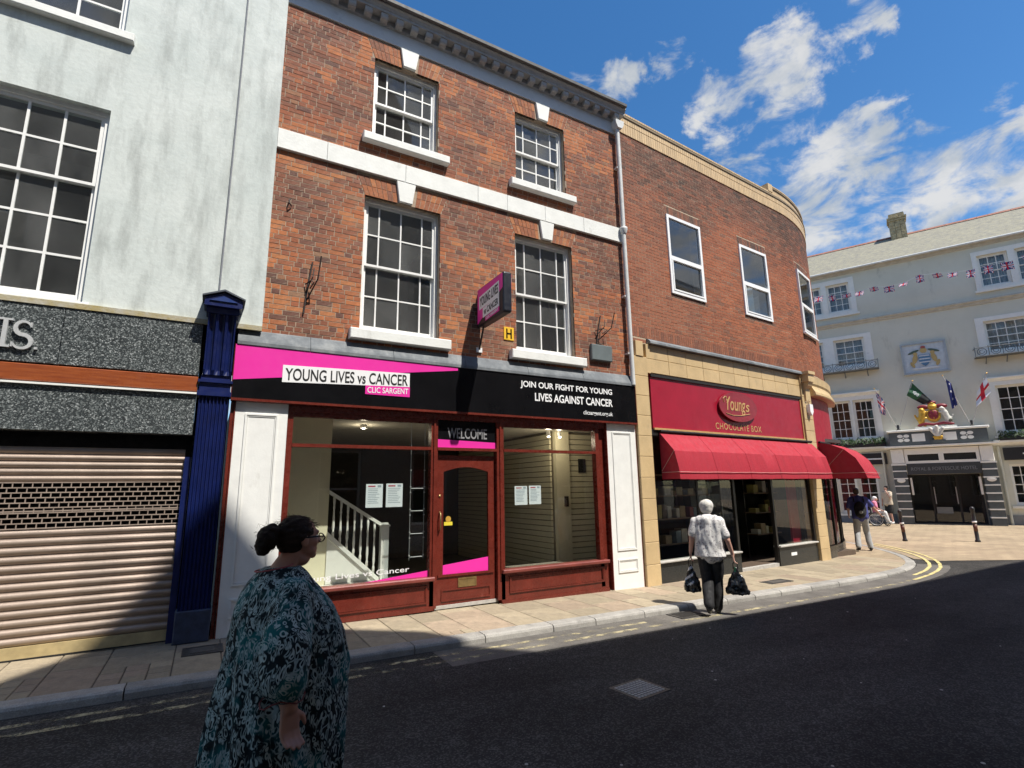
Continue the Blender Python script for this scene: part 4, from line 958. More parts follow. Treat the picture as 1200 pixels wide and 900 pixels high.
# staircase balustrade in the left window
ST = thing('stair_balustrade', 'white painted stair balustrade with turned balusters behind the left shop window', 'balustrade', (2.0, Y0 + .78, .36))
m_bal = mat('white_balustrade', (.80, .79, .74), .5, .04)
def zr(x): return 1.70 - (x - 1.63) * .634
def zs(x): return 1.07 - (x - 1.64) * .905
L0 = lambda x, y, z: (x - 2.0, y, z - .36)
MB().prism([(1.62, zr(1.62) - .03), (2.44, zr(2.44) - .03), (2.44, zr(2.44) + .025), (1.62, zr(1.62) + .025)], 'y', -.03, .03).map(L0).build('handrail', m_bal, ST)
MB().prism([(1.62, zs(1.62) - .05), (2.42, zs(2.42) - .05), (2.42, zs(2.42) + .03), (1.62, zs(1.62) + .03)], 'y', -.028, .028).map(L0).build('bottom_rail', m_bal, ST)
MB().prism([(1.62, .365), (2.36, .365), (2.30, zs(2.30) - .052), (1.62, zs(1.62) - .052)], 'y', .0, .03).map(L0).build('string_board', m_bal, ST)
nb = MB(); nb.box(2.425, 2.545, -.06, .06, .36, 1.16); nb.box(2.41, 2.56, -.075, .075, 1.16, 1.185); nb.box(2.435, 2.535, -.05, .05, 1.185, 1.215); nb.map(L0).build('newel_post', m_bal, ST)
for i in range(7):
    x = 1.70 + i * .105; a, b = zs(x) + .02, zr(x) - .02; h = b - a
    MB().lathe([(.019, a), (.019, a + h * .12), (.012, a + h * .15), (.021, a + h * .26), (.017, a + h * .45), (.012, a + h * .68), (.018, a + h * .72), (.013, a + h * .78), (.019, a + h * .86), (.019, b)], 8, x, 0).map(L0).build('baluster', m_bal, ST, smooth=True)
# hanging clear poster pockets
AC = thing('poster_pocket_rack', 'column of four clear acrylic poster pockets hanging on wires inside the left window', 'display rack', (2.80, Y0 + .16, .74))
MB().tube([(-.11, 0, -.05), (-.11, 0, 2.1)], .003, 5).tube([(.11, 0, -.05), (.11, 0, 2.1)], .003, 5).build('wires', m_steel, AC)
for i in range(4):
    z = .0 + i * .335; pane(AC, -.095, .095, z, z + .30, 0, m_glassblue, 'acrylic_pocket', .006)
    MB().box(-.10, .10, -.006, .01, z - .008, z).build('pocket_edge', m_upvc, AC)
    for sx in (-.11, .11):
        for zz in (.02, .27): MB().lathe([(.011, 0), (.011, .014)], 8).map(lambda x, y, q: (sx + x, -q, z + zz + y)).build('clamp', m_steel, AC)
# ================================================================== curved brick corner building with the chocolate shop
AB = R(4.5); PB0 = Vector((7.25, Y0, 0))
HB = thing('corner_building', 'two-storey brick corner building with curved end and cream tiled parapet above the chocolate shop', 'building', PB0, AB)
S0, RC = 6.2, 7.0
def bm_(s, y, z):
    if s <= S0: return (s, y, z)
    a = (s - S0) / RC; r = RC - y
    return (S0 + r * math.sin(a), RC - r * math.cos(a), z)
def cuts(a, b, d=.35):
    n = max(1, int(math.ceil((b - a) / d))); return [a + (b - a) * i / n for i in range(n + 1)]
def strip(mb, prof, s0, s1, d=.3, m=0, c=(1, 1, 1), fn=bm_):
    """profile (y,z) swept along the curved facade"""
    S = cuts(s0, s1, d); n = len(prof); V = [(s, y, z) for s in S for y, z in prof]
    ar = sum(prof[i][0] * prof[(i + 1) % n][1] - prof[(i + 1) % n][0] * prof[i][1] for i in range(n)); F = []
    for i in range(len(S) - 1):
        for j in range(n): F.append((i * n + j, (i + 1) * n + j, (i + 1) * n + (j + 1) % n, i * n + (j + 1) % n))
    F += [tuple(range(n)), tuple(range(len(V) - 1, len(V) - n - 1, -1))]
    if ar < 0: F = [tuple(reversed(f)) for f in F]
    return mb.add([fn(*v) for v in V], [tuple(reversed(f)) for f in F], m, c)
SE = 14.5
WB = [(1.33, 2.55, 5.92, 7.83), (4.14, 5.38, 5.92, 7.83), (7.02, 8.22, 5.92, 7.83)]
m_mortB = mat('pale_mortar', (.46, .36, .26), .95, .2, 8, .003, 60)
w = MB()
# mortar wall, holes cut, bent round the corner
xsB = sorted({-.10, SE, *cuts(S0, SE, .4), *[h[0] for h in WB], *[h[1] for h in WB]})
for a, b in zip(xsB, xsB[1:]):
    for (c, d) in ((4.60, 5.92), (5.92, 7.83), (7.83, 9.42)):
        if c == 5.92 and any(h[0] <= (a + b) / 2 <= h[1] for h in WB): continue
        w.add([bm_(a, .0012, c), bm_(b, .0012, c), bm_(b, .0012, d), bm_(a, .0012, d)], [(0, 1, 2, 3)]); w.add([bm_(a, .3, c), bm_(b, .3, c), bm_(b, .3, d), bm_(a, .3, d)], [(3, 2, 1, 0)])
for (a, b, c, d) in WB:
    V = [bm_(*v) for v in [(a, .009, c), (b, .009, c), (b, .009, d), (a, .009, d), (a, .3, c), (b, .3, c), (b, .3, d), (a, .3, d)]]
    w.add(V, [(1, 5, 4, 0), (2, 6, 5, 1), (3, 7, 6, 2), (0, 4, 7, 3)])
w.add([bm_(-.1, .009, 4.6), bm_(-.1, .3, 4.6), bm_(-.1, .3, 9.42), bm_(-.1, .009, 9.42)], [(3, 2, 1, 0)])
wallB = w.build('wall', m_mortB, HB)
PAL = [(.060, .036, .028), (.085, .044, .032), (.115, .053, .036), (.15, .062, .040), (.185, .070, .042), (.22, .078, .043), (.25, .087, .046), (.28, .098, .050), (.17, .080, .055)]
rb2 = random.Random(5)
def colB(bk):
    x, z = (bk[0] + bk[1]) / 2, (bk[2] + bk[3]) / 2
    n = mn.noise((x * .7, z * .8, 5.)) * .5 + mn.noise((x * 2.4, z * 3., 1.)) * .3
    soot = max(0, min(1, (z - 7.5) / 1.4 + mn.noise((x * .8, z * .6, 9.)) * .7))           # old soot below the parapet
    t = .80 + n * .40 - soot * .50 + rb2.gauss(0, .10)
    c = PAL[int(max(0, min(7, t * 8)))]
    if rb2.random() < .06: c = PAL[8]
    k = 1 + rb2.uniform(-.06, .06); return tuple(v * k * q_ for v, q_ in zip(c, (1.16, 1.06, .94)))
def blockedB(z):
    o = []
    for (a, b, c, d) in WB:
        if c < z < d: o.append((a, b))
        elif d <= z < d + .225: o.append((a - .02, b + .02))
        elif c - .09 < z <= c: o.append((a - .02, b + .02))
    if 4.73 < z < 4.96: o.append((-9, 99))
    return o
bk = lay(-.09, SE, 4.63, 9.40, blockedB, bond='stretcher', rnd=rb2)
brick_wall(wallB, bk, colB, m_brickB, .03, bm_, rb2, 300, Matrix.Translation(PB0) @ Matrix.Rotation(AB, 4, 'Z'), keyed=True)
mb = MB(); x = -.09
while x < SE: mb.open_box(x, x + .065, -.004, .03, 4.735, 4.95, 0, PAL[rb2.choice([4, 5, 5, 6, 7])]); x += .075
for (a, b, c, d) in WB:
    x = a - .01
    while x < b: mb.open_box(x, x + .065, -.003, .03, d + .005, d + .215, 0, PAL[rb2.choice([1, 2, 3, 4, 5])]); x += .075
    x = a - .01
    while x < b: mb.open_box(x, x + .10, -.003, .03, c - .085, c - .01, 0, PAL[rb2.choice([1, 2, 3])]); x += .11
mb.map(bm_); mb.build('soldier_course', m_brick, wallB, attr=True, kind='stuff')
# windows: flush white frames with a transom
for i, (a, b, c, d) in enumerate(WB):
    def fw(x, y, z, a=a, b=b, i=i):
        if i < 2: return (x, y, z)
        p = Vector(bm_(a, 0, 0)); q = Vector(bm_(b, 0, 0)); t = (q - p).normalized(); n = Vector((-t.y, t.x, 0)); r = p + t * (x - a) + n * (y - .02); return (r.x, r.y, z)
    zt = c + (d - c) * .455
    wn = MB().ring(a + .004, b - .004, c, d, .07, -.035, .06).map(fw).build('window', m_upvc, HB)
    f = MB(); f.box(a + .07, b - .07, -.034, .055, zt - .035, zt + .035); f.ring(a + .072, b - .072, c + .072, zt - .036, .035, -.045, .0); f.map(fw); f.build('casement', m_upvc, wn)
    for (z0, z1) in ((c + .105, zt - .07), (zt + .036, d - .07)):
        g = MB().box(a + (.105 if z1 < zt else .07), b - (.105 if z1 < zt else .07), .0, .006, z0, z1).map(fw); g.build('pane', m_glassblue, wn)
    if i == 2: MB().cbox(a - .02, b + .02, -.07, .0, c - .05, c - .002, .006).map(fw).build('window_sill', m_upvc, wn)
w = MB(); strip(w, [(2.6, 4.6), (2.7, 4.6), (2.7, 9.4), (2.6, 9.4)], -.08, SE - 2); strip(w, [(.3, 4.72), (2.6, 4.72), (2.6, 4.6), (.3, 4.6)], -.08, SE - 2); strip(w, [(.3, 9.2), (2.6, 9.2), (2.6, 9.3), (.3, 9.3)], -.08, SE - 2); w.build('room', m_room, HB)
# cream tiled parapet, laid in upright tiles
m_fai = mat('cream_faience', (.56, .41, .22), .45, .10, 2.5, .002, 30, fine=.06, rand=.06, attr=False, dirt=((.32, .25, .16), 4, .60, .82, (1, 1, .5)))
m_fait = mat('cream_parapet_tile', (1, 1, 1), .5, .08, 4, attr=True)
m_joint = mat('tile_joint', (.22, .17, .11), .9)
pb = MB(); strip(pb, [(.0, 9.40), (.0, 9.86), (.30, 9.86), (.30, 9.40)], -.05, SE); strip(pb, [(.03, 9.862), (.03, 10.12), (.30, 10.12), (.30, 9.862)], 6.0, SE); parB = pb.build('parapet', m_joint, HB)
tl = MB(); x = -.05
def tc_(): k = rb2.uniform(.88, 1.08); return (.60 * k, .43 * k, .235 * k)
while x < SE:
    e = .068
    tl.open_box(x, x + e, -.02, .0, 9.405, 9.655, 0, tc_()); tl.open_box(x, x + e, -.026, .0, 9.663, 9.80, 0, tc_()); tl.open_box(x, x + e, -.05, .31, 9.862, 9.905, 0, tc_()) if x < 6.0 else None
    if x >= 6.0: tl.open_box(x, x + e, .01, .03, 9.865, 10.075, 0, tc_()); tl.open_box(x, x + e, -.02, .31, 10.122, 10.16, 0, tc_())
    x += .076
tl.map(bm_).build('parapet_tiles', m_fait, parB, attr=True, kind='stuff')
c_ = MB(); strip(c_, [(-.045, 9.805), (-.045, 9.858), (.0, 9.858), (.0, 9.805)], -.05, SE); strip(c_, [(-.015, 10.078), (-.015, 10.118), (.03, 10.118), (.03, 10.078)], 6.0, SE); c_.build('parapet_lip', m_joint, parB)
p_ = MB().box(5.88, 6.10, -.06, .45, 9.905, 10.14).box(5.80, 6.02, .45, .95, 9.6, 10.24); p_.build('parapet_pier', m_fai, HB)
MB().box(-.08, 6.2, .3, 6, 9.3, 9.4).build('flat_roof', m_lead, HB)
MB().tube([(3.35, .25, 9.9), (3.35, .25, 10.16)], .012, 6).box(3.33, 3.37, .23, .27, 9.86, 9.92).build('roof_post', m_rust, HB)
# faience dressings: piers and band of blocks
def blocks(x0, x1, z0, z1, nx, nz, y0, y1, gap=.006, fn=None, rr=rb2):
    for i in range(nx):
        for j in range(nz):
            a, b = x0 + (x1 - x0) * i / nx, x0 + (x1 - x0) * (i + 1) / nx; c, d = z0 + (z1 - z0) * j / nz, z0 + (z1 - z0) * (j + 1) / nz
            mb = MB().cbox(a + gap / 2, b - gap / 2, y0 - rr.random() * .003, y1, c + gap / 2, d - gap / 2, .006)
            if fn: mb.map(fn)
            mb.build('faience_block', m_fai, HB)
blocks(-.08, .31, -.12, 4.30, 1, 11, -.07, .25)
blocks(-.02, .20, 4.30, 4.62, 1, 1, -.085, .25)
blocks(.215, 6.30, 3.985, 4.60, 11, 1, -.02, .25) if False else None
blocks(.44, 6.28, 4.30, 4.60, 10, 1, -.025, .25); blocks(.44, 6.28, 4.0, 4.297, 10, 1, -.03, .25); blocks(.315, .438, 3.98, 4.60, 1, 2, -.05, .25)
blocks(6.30, 6.76, -.20, 4.60, 1, 16, -.055, .25)
cb = lambda s, y, z: bm_(s, y, z)
for i in range(7):
    a = 6.77 + i * .42
    mb = MB(); strip(mb, [(.1, 4.34), (-.11, 4.34), (-.14, 4.40), (-.14, 4.60), (.1, 4.60)], a + .003, a + .417, .11); mb.build('faience_block', m_fai, HB)
    mb = MB(); strip(mb, [(.1, 4.06), (-.20, 4.06), (-.215, 4.09), (-.205, 4.16), (-.15, 4.26), (-.12, 4.337), (.1, 4.337)], a + .003, a + .417, .11); mb.build('faience_block', m_fai, HB)
ld = MB(); strip(ld, [(.0, 4.725), (-.04, 4.715), (-.11, 4.655), (-.115, 4.61), (.0, 4.61)], .40, 6.42, .6); ld.build('lead_flashing', m_lead, HB)
# bracket on the right pier
bk_ = MB().box(6.38, 6.68, -.24, -.05, 4.40, 4.60).box(6.36, 6.70, -.27, -.05, 4.60, 4.68)
bk_.prism([(-.05, 4.40), (-.22, 4.40), (-.19, 4.30), (-.11, 4.22), (-.10, 3.9), (-.05, 3.86)], 'x', 6.42, 6.64); bk_.build('pier_bracket', m_fai, HB)
bx_ = MB().prism([(6.46, 3.80), (6.62, 3.80), (6.62, 3.60), (6.54, 3.50), (6.46, 3.60)], 'y', -.15, -.057).build('alarm_box', m_upvc, None); tag(bx_, 'small white alarm box on the cream pier beside the burgundy fascia', 'alarm box'); bx_.location = PB0; bx_.rotation_euler = (0, 0, AB)
# ---------------------------------------------------------------- fascia sign of the chocolate shop
m_burg = mat('burgundy_panel', (.33, .008, .028), .42, .10, 2, .001, 20, dirt=((.38, .03, .05), 3, .55, .85, (1, 1, .4)))
m_gold = mat('gold_paint', (.52, .32, .13), .45, .1, 10)
CS = thing('chocolate_shop_sign', 'burgundy fascia sign reading CHOCOLATE BOX with a raised oval plaque', 'sign', PB0, AB)
MB().box(.44, 6.27, .0, .1, 2.86, 3.985).build('panel', m_burg, CS)
MB().box(.44, 6.27, -.035, .0, 2.835, 2.875).box(6.235, 6.27, -.02, .0, 2.88, 3.98).build('gold_edge', m_gold, CS)
MB().box(.44, 6.27, -.03, .0, 3.93, 3.982).build('top_edge', m_dark, CS)
ov = MB(); n = 40; cx, cz, rx, rz = 3.36, 3.50, .74, .345
def ell_poly(k): return [(cx + rx * k * math.cos(2 * math.pi * i / n), cz + rz * k * math.sin(2 * math.pi * i / n)) for i in range(n)]
ov.prism(ell_poly(1.), 'y', -.065, -.035).prism(ell_poly(.9), 'y', -.035, -.001); op = ov.build('oval_plaque', mat('plaque_red', (.26, .02, .03), .35, .15, 6), CS)
lettering(CS, 'Young', 2.86, 3.62, 3.30, 3.72, -.0655, m_gold, offset=.006, t=.006, shear=.22); lettering(CS, 's', 3.62, 3.78, 3.405, 3.58, -.0655, m_gold, offset=.006, t=.006, shear=.22)
MB().tube([(2.84, -.070, 3.33), (3.1, -.071, 3.29), (3.4, -.071, 3.30), (3.78, -.070, 3.36)], .008, 6).build('flourish', m_gold, CS)
MB().tube([(2.80, -.070, 3.58), (2.78, -.070, 3.66), (2.84, -.070, 3.71), (2.93, -.070, 3.66), (2.90, -.070, 3.56)], .009, 6).build('flourish', m_gold, CS)
lettering(CS, 'CHOCOLATE BOX', 2.50, 4.30, 2.955, 3.10, -.001, m_gold, offset=.002, t=.004, spacing=1.15)
# curved fascia of the corner
mb = MB(); strip(mb, [(.0, 2.70), (-.02, 2.70), (-.02, 4.05), (.0, 4.05)], 6.77, 9.7, .25); mb.build('curved_panel', m_burg, CS)
# ---------------------------------------------------------------- awnings
m_awn = mat('awning_canvas', (.36, .012, .028), .75, .06, 3, .010, 5., stretch=(3.5, 1, .4), dirt=((.27, .012, .026), 3, .5, .8, (2, 1, .3)))
m_edge = mat('awning_piping', (.55, .28, .26), .7)
def awning(name, lab, s0, s1, prof, fn, d):
    A = thing(name, lab, 'awning', PB0, AB, 'red shop awnings')
    d = .11; S = cuts(s0, s1, d); n = len(prof); rw = random.Random(int(s0 * 10)); base_fn = fn
    def fn(s, y, z):          # slack canvas between the ribs
        k = min(1., abs(y) / .3); sag = abs(math.sin((s - s0) / (s1 - s0) * math.pi * max(2, round((s1 - s0) / 1.1))))
        return base_fn(s, y + .010 * k * mn.noise(Vector((s * 2.2, z * 3, 1.))) + .005 * k * sag, z - .006 * sag * k + .004 * mn.noise(Vector((s * 7, y * 3, 2.))))
    inner = [(y * .985, z - .010) for y, z in prof]
    V = [fn(s, y, z) for s in S for y, z in prof] + [fn(s, y, z) for s in S for y, z in inner]; K = len(S) * n; F = []
    for i in range(len(S) - 1):
        for j in range(n - 1):
            a = i * n + j; F.append((a, a + 1, a + n + 1, a + n)); F.append((K + a, K + a + n, K + a + n + 1, K + a + 1))
        a = i * n + n - 1; F.append((a, K + a, K + a + n, a + n)); a = i * n; F.append((a, a + n, K + a + n, K + a))
    o = MB().add(V, F).build('canopy', m_awn, A); smooth_by_angle(o, 25)
    for s in (s0, s1):
        P = [fn(s, y, z) for y, z in prof] + [fn(s, -.02, prof[-1][1])]; sgn = .006 if s == s0 else -.006
        P2 = [fn(s + sgn, y, z) for y, z in prof] + [fn(s + sgn, -.02, prof[-1][1])]; q = len(P)
        MB().add(P + P2, [tuple(range(q)), tuple(range(2 * q - 1, q - 1, -1))] + [(i + q, (i + 1) % q + q, (i + 1) % q, i) for i in range(q)]).build('end_panel', m_awn, A)
        y1, z1 = prof[1] if len(prof) < 5 else prof[2]; sx = s - sgn * 1.2
        MB().tube([fn(sx, -.03, prof[-1][1] + .16), fn(sx, y1, z1)], .006, 5).build('end_piping', m_edge, A)
        MB().tube([fn(sx, -.03, prof[-1][1] + .135), fn(sx, prof[-1][0] - .004, prof[-1][1] + .135)], .006, 5).build('end_piping', m_edge, A)
    nr = max(2, round((s1 - s0) / 1.1))
    for q in range(1, nr): sq_ = s0 + (s1 - s0) * q / nr; MB().tube([fn(sq_, y - .004, z + .004) for y, z in prof], .0025, 5).build('canopy_seam', m_awn, A)
    mb = MB(); mb.tube([fn(s, prof[-1][0] - .008, prof[-1][1] + .135) for s in S], .006, 5); mb.build('valance_piping', m_edge, A)
    mb = MB(); mb.tube([fn(s, prof[0][0] - .03, prof[0][1] + .02) for s in S], .028, 8); mb.build('roller_tube', m_dark, A)
    return A
awning('awning', 'long straight red awning over the chocolate shop window and doorway', .58, 6.50, [(-.02, 2.79), (-.36, 2.40), (-.45, 2.05), (-.465, 1.85)], lambda s, y, z: (s, y, z), .4)
awning('awning', 'second red awning round the curved corner, seen almost end on', 7.0, 9.5, [(-.02, 2.80), (-.32, 2.74), (-.62, 2.60), (-.86, 2.36), (-1.0, 2.05), (-1.06, 1.85)], bm_, .25)
# ---------------------------------------------------------------- shopfront glazing
m_blk = mat('black_granite', (.022, .024, .024), .25, .3, 30, fine=.4); m_frame = mat('dark_shop_frame', (.02, .018, .016), .35)
SFb = MB(); SFb.box(.32, 6.29, .0, .12, 2.72, 2.85)
for (a, b) in ((.32, .37), (2.95, 3.02), (4.48, 4.55), (6.22, 6.29)): SFb.box(a, b, .02, .10, -.12, 2.72)
sfb = SFb.build('shopfront_frame', m_frame, HB)
for (a, b) in ((.37, 2.95), (4.55, 6.22)):
    MB().box(a - .04, b + .04, .0, .14, -.2, .27).build('stall_riser', m_blk, HB); MB().cbox(a - .04, b + .04, -.05, .14, .27, .305, .008).build('shop_sill', m_conc, HB)
    pane(sfb, a, b, .305, 2.72, .05, m_glass, 'shop_pane', .006)
MB().box(1.70, 1.73, .04, .08, .305, 2.72).build('mullion', m_frame, sfb)
MB().box(5.0, 5.25, -.006, -.001, .05, .12).build('riser_plate', m_upvc, HB)
# recessed doorway
MB().box(3.02, 4.48, .02, 1.3, -.17, -.075).build('doorstep', m_conc, HB)
for x in (3.00, 4.50): pane(sfb, x - .003, x + .003, .05, 2.6, .10, m_glass, 'return_pane', 1.1)
dr = thing('chocolate_shop_door', 'dark glazed door set back in the chocolate shop doorway', 'door', PB0, AB)
MB().ring(3.25, 4.30, -.07, 2.15, .09, 1.22, 1.27, wb=.25).build('door_leaf', m_frame, dr); pane(dr, 3.34, 4.21, .18, 2.06, 1.24, m_glass, 'door_pane', .006)
MB().tube([(4.16, 1.20, .9), (4.16, 1.17, .95), (4.16, 1.17, 1.3), (4.16, 1.20, 1.35)], .012, 6).build('door_handle', m_steel, dr)
MB().box(3.02, 3.24, 1.22, 1.26, -.07, 2.72).box(4.31, 4.48, 1.22, 1.26, -.07, 2.72).box(3.24, 4.31, 1.22, 1.26, 2.17, 2.72).build('door_screen', m_frame, dr)
# corner glazing beyond the pier
g = MB()
for i in range(4):
    s = 6.80 + i * .85; mb = MB(); strip(mb, [(.02, -.2), (.02, 2.70), (.09, 2.70), (.09, -.2)], s, s + .06, .06); mb.build('glazing_post', m_frame, sfb)
    mb = MB(); strip(mb, [(.05, .12), (.05, 2.66), (.056, 2.66), (.056, .12)], s + .06, s + .85, .4); mb.build('corner_pane', m_glass, sfb)
    mb = MB(); strip(mb, [(.0, -.2), (.0, .12), (.1, .12), (.1, -.2)], s, s + .85, .4); mb.build('corner_plinth', m_blk, sfb)
mb = MB(); strip(mb, [(-.01, 2.66), (-.01, 2.72), (.3, 2.72), (.3, 2.66)], 6.77, 10.2, .4); strip(mb, [(.0, 2.70), (.0, 4.6), (.25, 4.6), (.25, 2.70)], 6.77, SE, .4); strip(mb, [(.0, -.2), (.0, 4.6), (.25, 4.6), (.25, -.2)], 10.2, SE, .4); mb.build('corner_wall', m_burg, HB)
# inside the shop
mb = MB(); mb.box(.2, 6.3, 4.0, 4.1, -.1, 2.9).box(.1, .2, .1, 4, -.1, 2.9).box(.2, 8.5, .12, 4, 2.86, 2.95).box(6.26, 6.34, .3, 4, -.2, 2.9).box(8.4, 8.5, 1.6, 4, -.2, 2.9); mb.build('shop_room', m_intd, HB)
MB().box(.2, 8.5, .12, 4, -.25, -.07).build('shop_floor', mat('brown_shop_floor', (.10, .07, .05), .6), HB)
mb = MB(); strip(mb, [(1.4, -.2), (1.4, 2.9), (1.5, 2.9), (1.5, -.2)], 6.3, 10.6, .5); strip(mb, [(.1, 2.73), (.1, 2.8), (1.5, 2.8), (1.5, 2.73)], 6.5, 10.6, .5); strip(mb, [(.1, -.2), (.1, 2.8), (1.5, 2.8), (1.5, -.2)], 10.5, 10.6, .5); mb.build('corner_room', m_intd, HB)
rc_ = random.Random(9); cols_ = [(.30, .22, .12), (.42, .40, .36), (.20, .04, .05), (.10, .07, .05), (.35, .30, .10), (.14, .18, .22), (.45, .42, .30)]
for (x0, x1, yy) in ((.55, 2.85, .55), (4.7, 5.75, .6)):
    sh = thing('display_shelf', 'shelves of boxed sweets in the %s chocolate shop window' % ('left' if x0 < 1 else 'right'), 'shelf', PB0, AB)
    for z in (.50, 1.02, 1.50, 1.95): MB().box(x0, x1, yy, yy + .35, z, z + .025).build('shelf_board', mat('shelf_wood', (.20, .13, .08), .6), sh)
    for x in (x0, x1 - .03): MB().box(x, x + .03, yy + .30, yy + .34, -.06, 2.2).build('shelf_upright', m_frame, sh)
    for z in (.525, 1.045, 1.525):
        x = x0 + .04
        while x < x1 - .2:
            bw, bh_ = rc_.uniform(.10, .2), rc_.uniform(.08, .30)
            if rc_.random() < .75: c = rc_.choice(cols_); MB().box(x, x + bw, yy + .03, yy + .22, z, z + bh_).build('sweet_box', mat('box_%d' % cols_.index(c), c, .6, .2, 9), sh)
            x += bw + .02
MB().box(5.80, 6.20, .35, .40, .0, 2.6).build('red_screen', m_burg, HB)
# ================================================================== hotel across the square
AH = R(-65.12); PH = Vector((28.92, 13.41, 0))
HT = thing('hotel', 'pale grey rendered hotel with sash windows, slate roof and a dark columned porch', 'building', PH, AH)
m_hot = mat('hotel_render', (.63, .61, .50), .8, .05, .8, .004, 8, c2=(.70, .675, .56), dirt=((.40, .385, .31), 1.6, .60, .86, (1.5, 1, .5)))
m_trim = mat('hotel_trim', (.84, .82, .75), .6, .05, 4, dirt=((.5, .5, .47), 4, .6, .85, (1, 1, 1)))
m_slate2 = mat('lichened_slate', (.19, .18, .155), .85, .2, 2.2, .02, 9., stretch=(2.2, 1, 4), fine=.3, c2=(.30, .28, .20))
m_slateg = mat('porch_grey', (.085, .098, .10), .5, .12, 4)
m_board = mat('board_black', (.02, .02, .022), .5)
HW = [(-4.6, -3.2, 10.92, 12.52), (-3.0, -2.02, 10.92, 12.52), (-1.76, -.70, 10.92, 12.52), (4.62, 5.72, 10.9, 12.5), (5.98, 7.05, 10.9, 12.5), (8.6, 9.7, 10.9, 12.5),
      (-3.6, -2.25, 7.85, 9.36), (-1.76, -.38, 7.85, 9.36), (4.40, 6.30, 7.72, 9.22), (8.2, 10., 7.72, 9.22),
      (-4.8, -2.9, 4.0, 6.03), (-2.36, -1.38, 4.0, 6.03), (-1.28, -.36, 4.0, 6.03), (4.36, 5.6, 3.9, 6.1), (5.7, 6.9, 3.9, 6.1), (8.8, 10, 3.9, 6.1),
      (-4.6, -2.7, .25, 2.25), (-2.42, -1.58, .25, 2.25), (-1.50, -.66, .25, 2.25), (4.32, 5.3, .66, 2.48), (5.4, 6.4, .66, 2.48), (7.6, 9.6, .66, 2.48)]
w = MB(); wallholes(w, -10, 14, -.25, 13.15, HW + [(.56, 3.28, -.249, 2.10)], .9, 1.2); w.build('wall', m_hot, HT)
for i, (a, b, c, d) in enumerate(HW):
    tall = d - c; nc = 3 if (b - a) > .9 else 2
    if 4.3 < a < 4.5 and 7 < c < 8: nc = 5
    sash_window(HT, a, b, c, d, .99, [1] * nc, 2, 2, .5, bar=.03, fr=.06, stile=.045, mf=m_trim, mg=m_glass, curtain=(.98 if c > 7 else (.0 if c < 3 else .0)))
    if c > 10: continue
ar = MB()
for (a, b, c, d) in ((-3.25, -.45, 10.75, 12.78), (4.42, 7.25, 10.75, 12.72), (-4.0, -.05, 7.75, 9.55), (4.10, 6.62, 7.62, 9.42), (-5, -.14, 3.86, 6.25), (4.1, 7.15, 3.76, 6.3)):
    mb = MB(); pad = .05
    hs_ = [h for h in HW if a < h[0] and h[1] < b and c < h[2] and h[3] < d]
    if not hs_: continue
    wallholes(mb, a, b, c, d, [(h[0] - .001, h[1] + .001, h[2] - .001, h[3] + .001) for h in hs_], .855, .899); mb.build('architrave', m_trim, HT)
    MB().box(a - .08, b + .08, .78, .90, c - .10, c - .002).build('window_sill', m_trim, HT)
    if c < 7: MB().prism([(.9, d), (.84, d), (.78, d + .08), (.72, d + .13), (.72, d + .18), (.9, d + .22)], 'x', a - .08, b + .08).build('window_cornice', m_trim, HT)
# string moulding, eaves, roof, chimney
MB().prism([(.9, 10.08), (.84, 10.10), (.80, 10.20), (.72, 10.24), (.72, 10.30), (.9, 10.36)], 'x', -10, 14).build('string_moulding', mat('hotel_moulding', (.50, .47, .40), .7, .15, 4), HT)
MB().prism([(.9, 12.98), (.83, 13.0), (.78, 13.10), (.66, 13.14), (.66, 13.22), (.9, 13.24)], 'x', -10, 14).build('eaves_moulding', mat('hotel_moulding', (.50, .47, .40), .7, .15, 4), HT)
MB().prism([(.58, 13.18), (4.0, 15.65), (7.4, 13.18)], 'x', -10, 14).build('roof', m_slate2, HT)
MB().tube([(-10, .60, 13.16), (14, .60, 13.16)], .06, 8).build('gutter', m_pipe, HT)
rt = MB(); x = -9.9
while x < 14: rt.prism([(3.88, 15.60), (4.0, 15.73), (4.12, 15.60)], 'x', x, x + .44); x += .45
rt.build('ridge_tiles', mat('ridge_tile', (.30, .13, .09), .8, .2, 5), HT, kind='stuff')
ch = MB(); m_chst = mat('chimney_stone', (.42, .34, .20), .9, .3, 6, .02, 8, fine=.2)
rz_ = random.Random(4); z = 14.9
while z < 16.75:
    n = 3
    for i in range(n):
        for (ya, yb) in ((3.55, 3.95), (3.97, 4.35)):
            e = rz_.uniform(-.02, .02); ch.box(1.62 + i * .25 + .006, 1.62 + (i + 1) * .25 - .006, ya + e * .5, yb + e * .5, z, z + .15)
    z += .16
ch.build('chimney_stack', m_chst, HT, kind='stuff'); cc = MB().box(1.58, 2.41, 3.5, 4.4, 16.45, 16.57).box(1.54, 2.45, 3.46, 4.44, 16.58, 16.66).box(1.64, 2.35, 3.56, 4.34, 16.76, 16.9); cc.build('chimney_cap', m_chst, HT)
w = MB(); w.box(-10, 14, 3.0, 3.1, -.2, 13.1)
for z in (3.5, 6.8, 10.3, 13.0): w.box(-10, 14, 1.2, 3.0, z - .05, z + .05)
w.build('room', m_room, HT)
